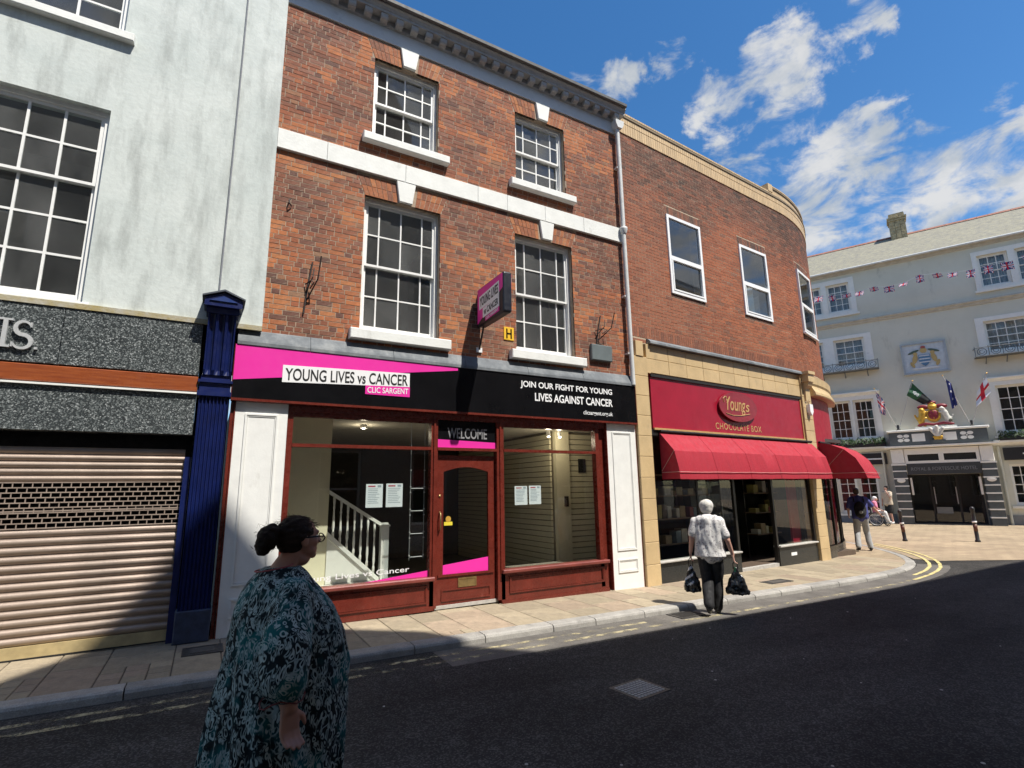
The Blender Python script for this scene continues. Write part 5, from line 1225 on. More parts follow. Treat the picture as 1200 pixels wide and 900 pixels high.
# ground floor: cornice, boards, plinth
for (a, b) in ((-6, -.12), (3.92, 12)):
    MB().prism([(.9, 3.32), (.82, 3.34), (.62, 3.46), (.60, 3.56), (.9, 3.60)], 'x', a, b).build('shop_cornice', m_trim, HT)
    MB().box(a, b, .82, .899, -.25, .22).build('plinth', mat('hotel_plinth', (.20, .21, .22), .8, .15, 3), HT)
for (a, b, lab) in ((-1.2, -.16, 'black name board tucked between the red awning and the hotel porch'), (4.2, 7.4, 'black name board right of the hotel porch')):
    o = MB().box(a, b, .80, .897, 2.66, 3.22).build('name_board', m_board, None); tag(o, lab, 'sign'); o.location = PH; o.rotation_euler = (0, 0, AH)
    MB().box((a + b) / 2 - (b - a) * .3, (a + b) / 2 + (b - a) * .3, .795, .799, 2.90, 2.97).build('lettering_line', m_wv, o)
for (x0, x1) in ((-2.46, -.62), (4.26, 6.46)): MB().box(x0 - .1, x1 + .1, .80, .899, (.12 if x0 < 0 else .52), (.22 if x0 < 0 else .62)).build('window_sill', m_trim, HT)
for x in (-.32, 4.05): MB().tube([(x, .82, 3.3), (x, .82, -.2)], .055, 8).build('downpipe', m_hot, HT)
# balconettes of wrought iron
m_wi = mat('wrought_iron', (.10, .11, .12), .5)
for (a, b, z) in ((-3.9, .08, 7.55), (3.86, 6.8, 7.48)):
    mb = MB(); y = .42
    mb.tube([(a, .9, z), (a, y, z), (b, y, z), (b, .9, z)], .022, 5); mb.tube([(a, .9, z + .42), (a, y, z + .42), (b, y, z + .42), (b, .9, z + .42)], .022, 5)
    n = int((b - a) / .48)
    for i in range(n):
        cx = a + (b - a) * (i + .5) / n
        mb.tube([(cx + .17 * math.cos(t * .7), y, z + .21 + .17 * math.sin(t * .7)) for t in range(10)], .016, 5); mb.tube([(cx + .09 * math.cos(t * .9 + 1), y, z + .21 + .09 * math.sin(t * .9 + 1)) for t in range(7)], .014, 5)
    for i in range(n + 1): cx = a + (b - a) * i / n; mb.tube([(cx, y, z), (cx, y, z + .48)], .016, 5)
    for i in range(4): cx = a + (b - a) * (i + .5) / 4; mb.tube([(cx, y + .05, z), (cx, .60, z - .10), (cx, .9, z - .30)], .022, 5)
    mb.box(a, b, y, .9, z - .02, z); mb.build('balconette', m_wi, HT)
# window-box greenery
m_leaf = mat('box_leaf', (.045, .085, .03), .6, .4, 6)
def foliage(name, lab, a, b, y0, y1, z0, z1, n, seed):
    r = random.Random(seed); t = thing(name, lab, 'plants', PH, AH, 'evergreen window boxes of the hotel'); mb = MB()
    for i in range(n):
        c = Vector((r.uniform(a, b), r.uniform(y0, y1), z0 + (z1 - z0) * r.random() ** 1.3)); d = Vector((r.gauss(0, 1), r.gauss(0, 1), r.gauss(.4, 1))).normalized() * r.uniform(.06, .13); e = d.orthogonal().normalized() * r.uniform(.02, .04)
        mb.add([c - d, c + e, c + d, c - e], [(0, 1, 2, 3)])
    mb.build('foliage', m_leaf, t, kind='stuff'); MB().box(a, b, y0 + .05, y1 - .02, z0 - .12, z0 + .05).build('trough', m_board, t)
foliage('window_box', 'evergreen window box on the cornice left of the hotel porch', -2.5, -.1, .55, .85, 3.66, 4.0, 500, 1)
foliage('window_box', 'evergreen window box on the cornice right of the hotel porch', 4.15, 7.2, .55, .85, 3.66, 3.98, 600, 2)
# ---------------------------------------------------------------- porch
PO = MB(); PO.box(-.05, 3.85, .02, .9, 3.33, 3.36)
for (a, b) in ((.0, .54), (3.30, 3.80)):
    PO2 = MB().box(a, b, .03, .9, -.25, 2.62).build('pillar', m_slateg, HT)
    s = MB()
    for i in range(7): z = .12 + i * .355; s.box(a - .012, b + .012, .012, .5, z, z + .055)
    s.box(a - .03, b + .03, .0, .6, 2.55, 2.63); s.build('white_bands', m_trim, PO2)
    MB().cbox(a + .02, b - .02, .02, .9, 2.64, 3.33, .02).build('pillar_block', m_trim, HT)
    MB().ell(((a + b) / 2, .03, 1.83), (.17, .025, .11), n=16, k=6).build('oval_plate', m_trim, PO2)
MB().box(.54, 3.30, .06, .9, 3.05, 3.33).box(.54, 3.30, .06, .3, 2.62, 2.74).box(.54, .66, .06, .3, 2.74, 3.05).box(1.83, 2.02, .05, .3, 2.74, 3.05).box(3.18, 3.30, .06, .3, 2.74, 3.05).build('porch_frieze', m_trim, HT)
for (a, b) in ((.66, 1.83), (2.02, 3.18)): MB().box(a, b, .14, .16, 2.74, 3.05).build('frieze_light', mat('dark_pane', (.03, .032, .03), .2), HT)
MB().prism([(.9, 3.36), (-.10, 3.36), (-.16, 3.40), (-.16, 3.47), (.9, 3.50)], 'x', -.22, 4.0).build('porch_ledge', m_trim, HT)
pa = MB().box(.05, 3.72, .08, .85, 3.50, 4.14).build('porch_parapet', m_slateg, HT)
MB().cbox(-.02, 3.80, .0, .9, 4.14, 4.24, .02).build('parapet_coping', m_trim, HT)
for (a, b) in ((.95, 1.45), (2.12, 2.62)): MB().box(a, b, .066, .079, 3.66, 4.03).build('white_panel', m_trim, pa)
for (a, b) in ((.35, .88), (2.72, 3.25)):
    for i in (0, 1):
        for j in (0, 1):
            cx, cz = a + (b - a) * (.27 + .46 * i), 3.845 + (.10 if j else -.10)
            MB().prism([(cx + .115 * math.cos(R(t)), cz + .08 * math.sin(R(t))) for t in range(0, 360, 24)], 'y', .064, .079).build('white_quatrefoil', m_trim, pa)
    MB().prism([((a + b) / 2 + .035 * math.cos(R(t)), 3.845 + .035 * math.sin(R(t))) for t in range(0, 360, 45)], 'y', .058, .079).build('white_stud', m_trim, pa)
sg = thing('hotel_name_board', 'dark board over the porch doors reading ROYAL & FORTESCUE HOTEL', 'sign', PH, AH)
MB().box(.56, 3.28, .05, .15, 2.10, 2.615).build('panel', mat('name_board_grey', (.045, .05, .052), .5), sg); lettering(sg, 'ROYAL & FORTESCUE HOTEL', .72, 3.14, 2.28, 2.44, .049, mat('board_letters', (.20, .21, .22), .4), offset=.006, t=.012)
# entrance doors in shade
de = thing('hotel_entrance', 'dark recessed hotel entrance doors with a long pale door pull', 'door', PH, AH)
MB().ring(.56, 3.28, -.22, 2.10, .07, 1.32, 1.40).box(1.38, 1.46, 1.32, 1.40, -.15, 2.03).box(2.38, 2.46, 1.32, 1.40, -.15, 2.03).build('door_frame', m_board, de)
for (a, b) in ((.63, 1.38), (1.46, 2.38), (2.46, 3.21)): pane(de, a, b, -.15, 2.03, 1.36, m_glass, 'door_pane', .006)
MB().tube([(2.34, 1.27, .7), (2.34, 1.27, 1.5)], .02, 6).tube([(1.52, 1.27, .7), (1.52, 1.27, 1.5)], .02, 6).build('door_pull', m_steel, de)
MB().box(1.5, 2.1, 1.30, 1.315, .25, .55).build('floor_notice', mat('pale_notice', (.35, .36, .33), .7), de)
MB().box(.52, 3.32, 1.0, 2.9, 2.10, 2.2).box(.50, .56, .9, 2.9, -.2, 2.2).box(3.28, 3.34, .9, 2.9, -.2, 2.2).box(.5, 3.34, 2.8, 2.9, -.2, 2.2).build('lobby', m_intd, HT)
for x in (.66, 3.17): MB().box(x - .04, x + .04, .2, .28, 1.15, 1.95).build('lobby_lamp', m_trim, HT)
# the wall opening of the entrance is dark: a lining in front of the render
MB().box(.56, 3.28, .885, .897, -.2, 2.1).build('entrance_back', m_dark, HT) if False else None
# ---------------------------------------------------------------- arms, crest, flags
cr = thing('painted_arms_panel', 'framed painted panel of a crest with supporters high on the hotel wall', 'panel', PH, AH)
MB().ring(1.08, 2.90, 7.04, 8.62, .08, .78, .90).build('frame', mat('panel_frame', (.38, .42, .44), .5), cr); MB().box(1.16, 2.82, .84, .895, 7.12, 8.54).build('board', mat('panel_ground', (.55, .60, .62), .6), cr)
def disc(cx, cz, rx, rz, y, m, nm, n=18, rot=0.): MB().prism([(cx + rx * math.cos(R(t)) * math.cos(rot) - rz * math.sin(R(t)) * math.sin(rot), cz + rx * math.cos(R(t)) * math.sin(rot) + rz * math.sin(R(t)) * math.cos(rot)) for t in range(0, 360, 360 // n)], 'y', y, y + .02).build(nm, m, cr)
m_pb = mat('panel_blue', (.10, .22, .36), .6); m_py = mat('panel_ochre', (.50, .36, .14), .6); m_pg = mat('panel_green', (.09, .13, .09), .6); m_pr = mat('panel_red', (.40, .10, .08), .6)
MB().prism([(1.76, 7.98), (2.22, 7.98), (2.22, 7.66), (2.10, 7.48), (1.99, 7.40), (1.88, 7.48), (1.76, 7.66)], 'y', .80, .839).build('shield', m_pb, cr)
for z in (7.58, 7.74, 7.90): MB().box(1.78, 2.20, .795, .799, z, z + .05).build('shield_bar', mat('panel_white', (.7, .7, .68), .6), cr)
for sx in (-1, 1):
    disc(1.99 + sx * .38, 7.80, .10, .24, .815, m_py, 'supporter_body', rot=sx * .25); disc(1.99 + sx * .34, 8.06, .09, .08, .812, m_py, 'supporter_head'); disc(1.99 + sx * .50, 7.52, .07, .16, .812, m_py, 'supporter_leg', rot=-sx * .4); disc(1.99 + sx * .40, 8.16, .24, .06, .818, m_pg, 'mantling', rot=sx * -.35)
disc(1.99, 8.20, .14, .12, .80, m_py, 'helm'); disc(1.99, 8.36, .10, .07, .80, m_pr, 'crest'); disc(1.99, 7.30, .55, .05, .81, mat('panel_white', (.7, .7, .68), .6), 'motto_scroll')
RA = thing('royal_arms', 'carved and painted arms with gold lion and pale unicorn standing on the porch', 'sculpture', PH, AH)
m_gol = mat('carved_gold', (.62, .36, .05), .4, .25, 9, metal=.3); m_crim = mat('carved_crimson', (.22, .018, .03), .5, .2, 9); m_ston = mat('carved_pale', (.62, .60, .54), .6, .15, 9); m_dk = mat('carved_dark', (.07, .07, .05), .6)
MB().box(1.14, 2.72, .30, .75, 4.24, 4.36).build('plinth', m_trim, RA)
def bl(parts, m, nm, v=.03): me = blob(parts, v, 2); me.materials.append(m); return put(nm, me, RA)
E_ = lambda x, y, z, a, b, c: ('e', (x, y, z), (a, b, c)); C_ = lambda a, ra, b, rb_: ('c', a, ra, b, rb_)
bl([E_(1.93, .48, 4.90, .30, .10, .34)], m_gol, 'garter', .025); bl([E_(1.93, .40, 4.92, .21, .06, .24)], m_crim, 'shield', .025); bl([C_((1.79, .36, 4.92), .02, (2.07, .36, 4.92), .02), C_((1.93, .36, 4.72), .02, (1.93, .36, 5.12), .02)], m_gol, 'shield_cross', .02)
bl([E_(1.93, .48, 5.30, .20, .12, .13), C_((1.78, .48, 5.36), .05, (1.93, .48, 5.50), .06), C_((2.08, .48, 5.36), .05, (1.93, .48, 5.50), .06)], m_gol, 'crown', .025)
bl([E_(1.60, .50, 5.32, .26, .10, .12), E_(2.27, .50, 5.32, .26, .10, .12), E_(1.93, .52, 5.52, .20, .09, .10)], m_crim, 'mantling', .03)
bl([C_((1.42, .48, 4.62), .13, (1.52, .46, 5.02), .15), E_(1.50, .42, 5.16, .13, .13, .13), C_((1.52, .42, 5.0), .06, (1.72, .40, 5.08), .05), C_((1.50, .42, 4.82), .06, (1.70, .40, 4.76), .045), C_((1.40, .48, 4.6), .08, (1.36, .46, 4.40), .06), C_((1.48, .48, 4.6), .08, (1.56, .44, 4.40), .06), C_((1.34, .5, 4.6), .035, (1.22, .5, 4.95), .05)], m_gol, 'lion')
bl([C_((2.46, .48, 4.62), .12, (2.36, .46, 5.02), .13), C_((2.36, .46, 5.02), .10, (2.32, .42, 5.18), .08), E_(2.27, .40, 5.20, .12, .07, .07), C_((2.30, .42, 5.26), .025, (2.20, .40, 5.46), .01), C_((2.36, .42, 5.0), .05, (2.16, .40, 5.04), .04), C_((2.48, .48, 4.6), .07, (2.52, .46, 4.40), .05), C_((2.40, .48, 4.6), .07, (2.30, .44, 4.40), .05), C_((2.54, .5, 4.6), .03, (2.66, .5, 4.88), .04)], m_ston, 'unicorn')
bl([E_(2.50, .42, 4.62, .12, .06, .10)], m_dk, 'chain', .025)
bl([C_((1.30, .40, 4.44), .06, (1.60, .36, 4.50), .07), C_((1.60, .36, 4.50), .07, (1.93, .34, 4.44), .06), C_((1.93, .34, 4.44), .06, (2.26, .36, 4.50), .07), C_((2.26, .36, 4.50), .07, (2.60, .40, 4.44), .06)], m_crim, 'ribbon')
FE = thing('feathers_badge', 'three pale plumes in a gold coronet on the porch parapet', 'emblem', PH, AH)
me = blob([C_((1.93, .02, 3.86), .05, (1.93, -.02, 4.30), .09), C_((1.88, .02, 3.86), .05, (1.70, 0, 4.22), .08), C_((1.98, .02, 3.86), .05, (2.16, 0, 4.22), .08)], .025, 2); me.materials.append(m_ston); put('plumes', me, FE)
me = blob([C_((1.78, .02, 3.84), .05, (2.08, .02, 3.84), .05), C_((1.80, .02, 3.74), .04, (2.06, .02, 3.74), .04)], .025, 2); me.materials.append(m_gol); put('coronet', me, FE); MB().box(1.66, 2.20, .03, .079, 3.60, 3.70).build('scroll', m_slateg, FE)
# flags: cloth with its pattern in separate faces
def union(u, v):
    x, y = u - .5, (v - .5) * .6
    if abs(x) < .06 or abs(y) < .06: return 1
    if abs(x) < .10 or abs(y) < .10: return 0
    d = min(abs(y - .6 * x), abs(y + .6 * x))
    return 1 if d < .022 else (0 if d < .065 else 2)
def stg(u, v): return 1 if abs(u - .5) < .12 or abs(v - .5) < .16 else 0
m_fw = mat('flag_white', (.72, .72, .74), .8, .05); m_fr = mat('flag_red', (.55, .02, .04), .8, .05); m_fb = mat('flag_navy', (.02, .03, .16), .8, .1); m_fg = mat('flag_green', (.02, .09, .04), .8, .15); m_fk = mat('flag_black', (.012, .014, .014), .8)
FM = [m_fw, m_fr, m_fb, m_fg, m_fk]
def cloth(quad, nu, nv, pat, wav, seed, depth=.012):
    r = random.Random(seed); A, B, C, D = [Vector(q) for q in quad]; ph = r.uniform(0, 6); V = []
    for j in range(nv + 1):
        for i in range(nu + 1):
            u, v = i / nu, j / nv; p = (A * (1 - u) + B * u) * (1 - v) + (D * (1 - u) + C * u) * v
            p = p + Vector((0, wav * math.sin(u * 7 + v * 3 + ph) * (.3 + u), wav * .3 * math.sin(u * 9 + ph))); V.append(p)
    K = len(V); V += [p + Vector((0, depth, 0)) for p in V]; mb = MB(); F = []; M_ = []
    for j in range(nv):
        for i in range(nu):
            a = j * (nu + 1) + i; m = pat((i + .5) / nu, (j + .5) / nv); F.append((a, a + 1, a + nu + 2, a + nu + 1)); M_.append(m); F.append((K + a + nu + 1, K + a + nu + 2, K + a + 1, K + a)); M_.append(m)
    mb.add(V, F); mb.m = M_; return mb
def flag(lab, base, top, quad, pat, wav, seed):
    f = thing('flag', lab, 'flag', PH, AH, 'flags on the hotel porch')
    MB().tube([base, top], .018, 6).build('pole', mat('flag_pole', (.45, .43, .40), .5), f); MB().ell(top, (.03, .03, .03), n=8, k=5).build('finial', m_gol, f); cloth(quad, 20, 14, pat, wav, seed).build('cloth', FM, f, smooth=True)
y = .30
flag('union flag hanging limp at the left end of the porch', (.46, .4, 4.3), (-.24, .15, 6.42), [(-.22, .15, 6.36), (.10, .15, 5.72), (.06, .2, 5.0), (-.16, .2, 5.2)], union, .06, 1)
flag('dark green flag with a white mark blown across the arms', (.50, .4, 4.3), (1.34, .15, 6.62), [(1.30, .15, 6.55), (1.02, .15, 5.92), (1.60, .2, 5.42), (1.95, .2, 5.55)], lambda u, v: 0 if (.35 < u < .6 and .2 < v < .5) and ((int(u * 20) + int(v * 14)) % 2) else (4 if v > .6 else 3), .05, 2)
flag('narrow blue flag folded on its slanting pole', (3.24, .4, 4.3), (2.50, .15, 6.72), [(2.60, .15, 6.55), (2.78, .15, 6.30), (2.86, .2, 5.28), (2.64, .2, 5.08)], lambda u, v: 0 if (.4 < u < .6 and (int(v * 14) % 4 == 1)) else 2, .05, 3)
flag('white flag with a red cross at the right end of the porch', (3.27, .4, 4.3), (4.08, .15, 6.62), [(4.04, .15, 6.5), (4.12, .15, 5.75), (3.50, .2, 5.10), (3.62, .2, 5.75)], stg, .05, 4)
for x in (.48, 3.26): o = MB().lathe([(.09, 4.24), (.09, 4.30), (.05, 4.33), (.05, 4.52), (.03, 4.54)], 10, x, .4).build('flag_socket', m_board, HT)
bu = thing('bunting', 'string of small union flags stretched across the front of the hotel', 'bunting', PH, AH)
BP = [(-2.04, 11.38), (-1.46, 11.30), (-.81, 11.24), (-.22, 11.24), (.37, 11.33), (1.0, 11.22), (1.62, 11.25), (2.26, 11.49), (2.90, 11.41), (3.49, 11.30), (4.13, 11.26), (4.74, 11.31), (5.38, 11.31)]
P = [(-14 + 12 * i / 6, -.6 - 4 * (1 - i / 6), 12.6 - 1.05 * (i / 6)) for i in range(6)] + [(s, -.6, z + .16) for s, z in BP] + [(6.2, -.6, 11.62), (9, -.6, 12.2), (12, .9, 12.9)]
MB().tube(P, .008, 4).build('cord', m_fw, bu)
rq = random.Random(2)
for i, (s, z) in enumerate(BP + [(6.1, 11.45), (7.0, 11.6)]):
    w_, h_, t_ = rq.uniform(.30, .42), rq.uniform(.12, .30) if i not in (7, 10, 11, 12) else .36, rq.uniform(-.25, .25); z += .15
    cloth([(s - w_ / 2, -.6, z), (s + w_ / 2, -.6, z + .02), (s + w_ / 2 + t_ * .3, -.6 + t_ * .4, z - h_), (s - w_ / 2 + t_ * .3, -.6 + t_ * .4, z - h_)], 14, 9, union, .03, i).build('small_flag', FM, bu)
# ---------------------------------------------------------------- bollards
def bollard(x, y, h, lab, lean):
    b = thing('bollard', lab, 'bollard', (x, y, GZ_END - .006), 0, 'black bollards on the square'); b.rotation_euler = (0, lean, 0)
    MB().lathe([(.075, 0), (.075, .05), (.055, .07), (.055, h * .52), (.062, h * .53), (.062, h * .60), (.055, h * .61), (.05, h * .88), (.065, h * .90), (.06, h * .97), (.02, h)], 14).build('post', mat('bollard_black', (.025, .025, .027), .4), b, smooth=True)
    MB().lathe([(.0635, h * .54), (.0635, h * .59)], 14).build('white_band', m_wv, b, smooth=True)
    MB().lathe([(.0565, h * .30), (.0565, h * .50)], 14).build('brown_band', mat('bollard_brown', (.10, .035, .02), .5), b, smooth=True)
bollard(20.51, 9.47, 1.04, 'black bollard standing left before the hotel entrance, leaning slightly', R(-4)); bollard(21.9, 8.0, 1.12, 'black bollard standing right before the hotel entrance', 0)
# ================================================================== terrace behind the viewpoint, across the street: it shades the roadway
m_opp = mat('opposite_render', (.40, .37, .33), .85, .1, 1.2); m_oppb = mat('opposite_brick', (.22, .10, .07), .9, .2, 6)
YB = -1.5
OT = thing('opposite_terrace', 'tall brick terrace with a steep gable on the near side of the street', 'building', (5, YB, 0))
gp = [(.6, 12.98), (1.91, 15.99), (2.63, 17.30), (3.84, 18.88), (4.42, 18.17), (5.29, 16.49), (5.85, 15.34), (5.92, 14.3), (6.3, 12.98)]
MB().prism([(x - 5, z) for x, z in gp], 'y', -.6, .0).build('gable', m_oppb, OT)
MB().prism([(.9 - 5, 12.98), (6.1 - 5, 12.98), (3.8 - 5, 18.3)], 'y', -6, -.6).build('gable_roof', mat('slate', (.10, .105, .115), .7, .2, 4), OT)
w = MB(); ho = []
for i in range(12):
    for z0 in (4.2, 8.0): ho.append((-15 + i * 3.0 + .9, -15 + i * 3.0 + 2.2, z0, z0 + 2.2))
ho2 = [(a, b, .6, 3.0) for (a, b, c, d) in ho[::2]]
wallholes(w, -17, 21, -.1, 12.98, [(a, b, -d, -c) for a, b, c, d in []] + ho + ho2, -.35, .0); w.build('wall', m_opp, OT)
for (a, b, c, d) in ho + ho2:
    f = MB().ring(a, b, c, d, .07, -.25, -.15).box(a + .07, b - .07, -.22, -.17, (c + d) / 2 - .03, (c + d) / 2 + .03).build('window', m_sash, OT); pane(f, a + .07, b - .07, c + .07, d - .07, -.2, m_glass)
MB().box(-17, 21, -4, -3.9, 0, 12.9).box(-17, 21, -3.9, -.35, 3.4, 3.6).box(-17, 21, -3.9, -.35, 7.2, 7.4).build('room', m_room, OT)
MB().box(-17, 21, -4, -.0, 12.985, 13.02).build('roof', m_lead, OT)
MB().prism([(.0, 12.5), (.12, 12.6), (.12, 12.75), (.0, 12.75)], 'x', -17, 21).build('cornice', m_trim, OT)
o = MB().box(-14, 26, -1.5, .35, -.4, -.02).build('near_pavement', m_plaza, kind='structure')
# ================================================================== people
m_skin = mat('skin', (.42, .21, .145), .55, .10, 9, .001, 60, dirt=((.44, .17, .11), 12, .5, .8, (1, 1, 1))); m_skin2 = mat('skin_pale', (.50, .28, .21), .55, .08, 9)
m_hairb = mat('dark_hair', (.020, .011, .007), .6, .5, 20, .006, 30, stretch=(3, 3, 9), c2=(.034, .020, .013), spec=.15); m_hairw = mat('white_hair', (.62, .60, .55), .7, .15, 40, .012, 60); m_hairbr = mat('brown_hair', (.07, .045, .03), .6, .3, 30, .01, 50)
m_shoe = mat('black_shoe', (.012, .012, .013), .45); m_shoew = mat('white_shoe', (.65, .65, .64), .6)
def dress_mat():
    m = bpy.data.materials.new('leaf_print_cotton'); m.use_nodes = True; N = m.node_tree.nodes; L = m.node_tree.links; b = N['Principled BSDF']; b.inputs['Roughness'].default_value = .9; b.inputs['Specular IOR Level'].default_value = .2
    tc = N.new('ShaderNodeTexCoord')
    def noise(s, d, off=0):
        mp = N.new('ShaderNodeMapping'); mp.inputs['Location'].default_value = (off, off * .7, off * .3); L.new(tc.outputs['Object'], mp.inputs[0]); n = N.new('ShaderNodeTexNoise'); n.inputs['Scale'].default_value = s; n.inputs['Detail'].default_value = d; L.new(mp.outputs[0], n.inputs['Vector']); return n
    wv = noise(9, 2); ad = N.new('ShaderNodeVectorMath'); ad.operation = 'MULTIPLY_ADD'; L.new(wv.outputs['Color'], ad.inputs[0]); ad.inputs[1].default_value = (.11, .11, .09); L.new(tc.outputs['Object'], ad.inputs[2])
    mp = N.new('ShaderNodeMapping'); mp.inputs['Scale'].default_value = (1., 1., .40); L.new(ad.outputs[0], mp.inputs[0])
    vo = N.new('ShaderNodeTexVoronoi'); vo.feature = 'DISTANCE_TO_EDGE'; vo.inputs['Scale'].default_value = 46; L.new(mp.outputs[0], vo.inputs['Vector'])
    v2 = N.new('ShaderNodeTexVoronoi'); v2.inputs['Scale'].default_value = 46; L.new(mp.outputs[0], v2.inputs['Vector'])
    def rng(o, a, c, lo=0., hi=1.):
        r = N.new('ShaderNodeMapRange'); L.new(o, r.inputs[0]); r.inputs[1].default_value = a; r.inputs[2].default_value = c; r.inputs[3].default_value = lo; r.inputs[4].default_value = hi; return r.outputs[0]
    def mix(f, a, c):
        x = N.new('ShaderNodeMixRGB')
        for i, q in enumerate((f, a, c)):
            if isinstance(q, tuple): x.inputs[i].default_value = rgb(q)
            else: L.new(q, x.inputs[i])
        return x.outputs[0]
    def mul(a, c):
        k = N.new('ShaderNodeMath'); k.operation = 'MULTIPLY'; L.new(a, k.inputs[0]); L.new(c, k.inputs[1]); return k.outputs[0]
    base = mix(rng(noise(7, 2, 3.).outputs['Fac'], .50, .62), (.007, .012, .014), (.012, .105, .110))
    # curled strokes: rings round each cell centre, broken by noise
    st = mul(rng(v2.outputs['Distance'], .20, .27), rng(v2.outputs['Distance'], .47, .40)); st = mul(st, rng(noise(30, 2, 5.).outputs['Fac'], .36, .46))
    c1 = mix(st, base, (.35, .42, .40))
    st2 = mul(rng(vo.outputs['Distance'], .09, .05), rng(noise(22, 2, 9.).outputs['Fac'], .44, .54)); c2 = mix(st2, c1, (.26, .33, .32))
    L.new(c2, b.inputs['Base Color'])
    bp = N.new('ShaderNodeBump'); bp.inputs['Distance'].default_value = .006; L.new(noise(26, 4).outputs['Fac'], bp.inputs['Height']); L.new(bp.outputs[0], b.inputs['Normal'])
    return m
def hand(w, d, side, s=1., curl=1.):
    """palm, four fingers and thumb at wrist w; d is down the arm, side the thumb direction"""
    w = Vector(w); d = Vector(d).normalized(); t = Vector(side).normalized(); n = d.cross(t).normalized(); out = []
    p1 = w + d * .085 * s
    for k, q in enumerate((-.030, -.010, .010, .030)): out.append(('c', w + d * .01 + t * q * .6 * s, .017 * s, p1 + t * q * s, .0125 * s))
    for q, ln in ((.030, .072), (.010, .080), (-.010, .076), (-.030, .060)):
        a = p1 + t * q * 1.08 * s; b_ = a + (d * .9 + n * .35 * curl).normalized() * ln * .5 * s; c = b_ + (d * .55 + n * .8 * curl).normalized() * ln * .5 * s
        out += [('c', a, .0105 * s, b_, .0095 * s), ('c', b_, .0095 * s, c, .0080 * s)]
    a = w + d * .03 * s + t * .028 * s; b_ = a + (d * .55 + t * .75).normalized() * .038 * s; c = b_ + (d * .9 + t * .1 + n * .3).normalized() * .03 * s
    out += [('c', a, .0135 * s, b_, .0115 * s), ('c', b_, .0115 * s, c, .009 * s)]
    return out
def head(c, s=1., yaw=0., fat=0.):
    M_ = Matrix.Rotation(yaw, 4, 'Z'); P = lambda x, y, z: Vector(c) + (M_ @ Vector((x * s, y * s, z * s)))
    r = Matrix.Rotation(yaw, 4, 'Z').to_euler(); f = fat
    return [('e', P(-.008, 0, .022), (.098 * s, .076 * s, .092 * s), r), ('e', P(.030, 0, -.02), (.066 * s, .066 * s, .085 * s), r), ('e', P(.042, 0, -.062), (.052 * s, (.055 + f) * s, .045 * s), r), ('c', P(.078, 0, -.088), .022 * s, P(.070, 0, -.08), .026 * s),
            ('c', P(.088, 0, .018), .010 * s, P(.112, 0, -.020), .0145 * s), ('c', P(.10, -.010, -.022), .011 * s, P(.10, .010, -.022), .011 * s), ('c', P(.082, -.035, .028), .013 * s, P(.082, .035, .028), .013 * s), ('c', P(.090, -.016, -.052), .008 * s, P(.090, .016, -.052), .008 * s), ('c', P(.086, -.015, -.062), .009 * s, P(.086, .015, -.062), .009 * s),
            ('e', P(.058, -.042, -.022), (.028 * s, .022 * s, .028 * s), r), ('e', P(.058, .042, -.022), (.028 * s, .022 * s, .028 * s), r),
            ('e', P(-.002, -.077, -.012), (.020 * s, .010 * s, .032 * s), r), ('e', P(-.002, .077, -.012), (.020 * s, .010 * s, .032 * s), r)]
def eyes(root, c, s=1., yaw=0.):
    M_ = Matrix.Rotation(yaw, 4, 'Z')
    for sy in (-1, 1):
        p = Vector(c) + M_ @ Vector((.078 * s, sy * .031 * s, .006 * s)); MB().ell(p, (.0125 * s,) * 3, n=10, k=7).build('eye', mat('eye_white', (.7, .68, .65), .3), root, smooth=True)
        q = p + (M_ @ Vector((.0085 * s, 0, 0))); MB().ell(q, (.0055 * s,) * 3, n=8, k=5).build('iris', mat('iris', (.03, .02, .015), .2), root, smooth=True)
def cloth_mesh(parts, voxel, m, root, nm, fold=.0, fn=None, sm=4):
    def f(co, n):
        if fold: co = co + n * (mn.noise(Vector((co.x * 9, co.y * 9, co.z * 5))) * fold + mn.noise(Vector((co.x * 22, co.y * 22, co.z * 9))) * fold * .5)
        return fn(co, n) if fn else co
    me = blob(parts, voxel, sm, f); me.materials.append(m); return put(nm, me, root)

# ---------------------------------------------------------------- woman in the patterned dress, close to the camera
W1 = thing('person', 'woman with dark bunned hair and glasses in a loose teal and white print dress', 'person', (.365, 2.83, road_z(.34)), R(17))
body = head((.045, 0, 1.575), .93, 0, .012) + [('e', (.052, 0, 1.478), (.05, .056, .036)), ('c', (.02, 0, 1.50), .052, (-.045, 0, 1.40), .062), ('c', (-.04, -.14, 1.33), .075, (-.04, .14, 1.33), .075), ('e', (.02, 0, 1.18), (.19, .20, .22)), ('e', (.03, 0, .95), (.22, .24, .22)),
        ('c', (-.02, -.10, .85), .115, (.06, -.10, .48), .075), ('c', (.06, -.10, .48), .072, (-.02, -.10, .10), .045), ('c', (-.02, .10, .85), .115, (-.08, .10, .48), .075), ('c', (-.08, .10, .48), .072, (-.24, .10, .13), .045),
        ('c', (-.02, -.10, .07), .042, (.12, -.11, .045), .035), ('c', (-.24, .10, .10), .042, (-.12, .11, .05), .035),
        ('c', (-.05, -.20, 1.32), .065, (-.14, -.315, 1.09), .055), ('c', (-.14, -.315, 1.09), .052, (-.115, -.345, .955), .034), ('c', (-.04, .20, 1.32), .065, (-.02, .315, 1.07), .055), ('c', (-.02, .315, 1.07), .052, (.06, .345, .90), .034)]
body += hand((-.115, -.345, .955), (.06, -.03, -1), (1, .15, .05), 1.02, 1.1) + hand((.06, .345, .90), (.25, .0, -1), (1, -.1, .2), 1.02)
me = blob(body, .0062, 5); me.materials.append(m_skin); put('body', me, W1)
eyes(W1, (.045, 0, 1.575), .93)
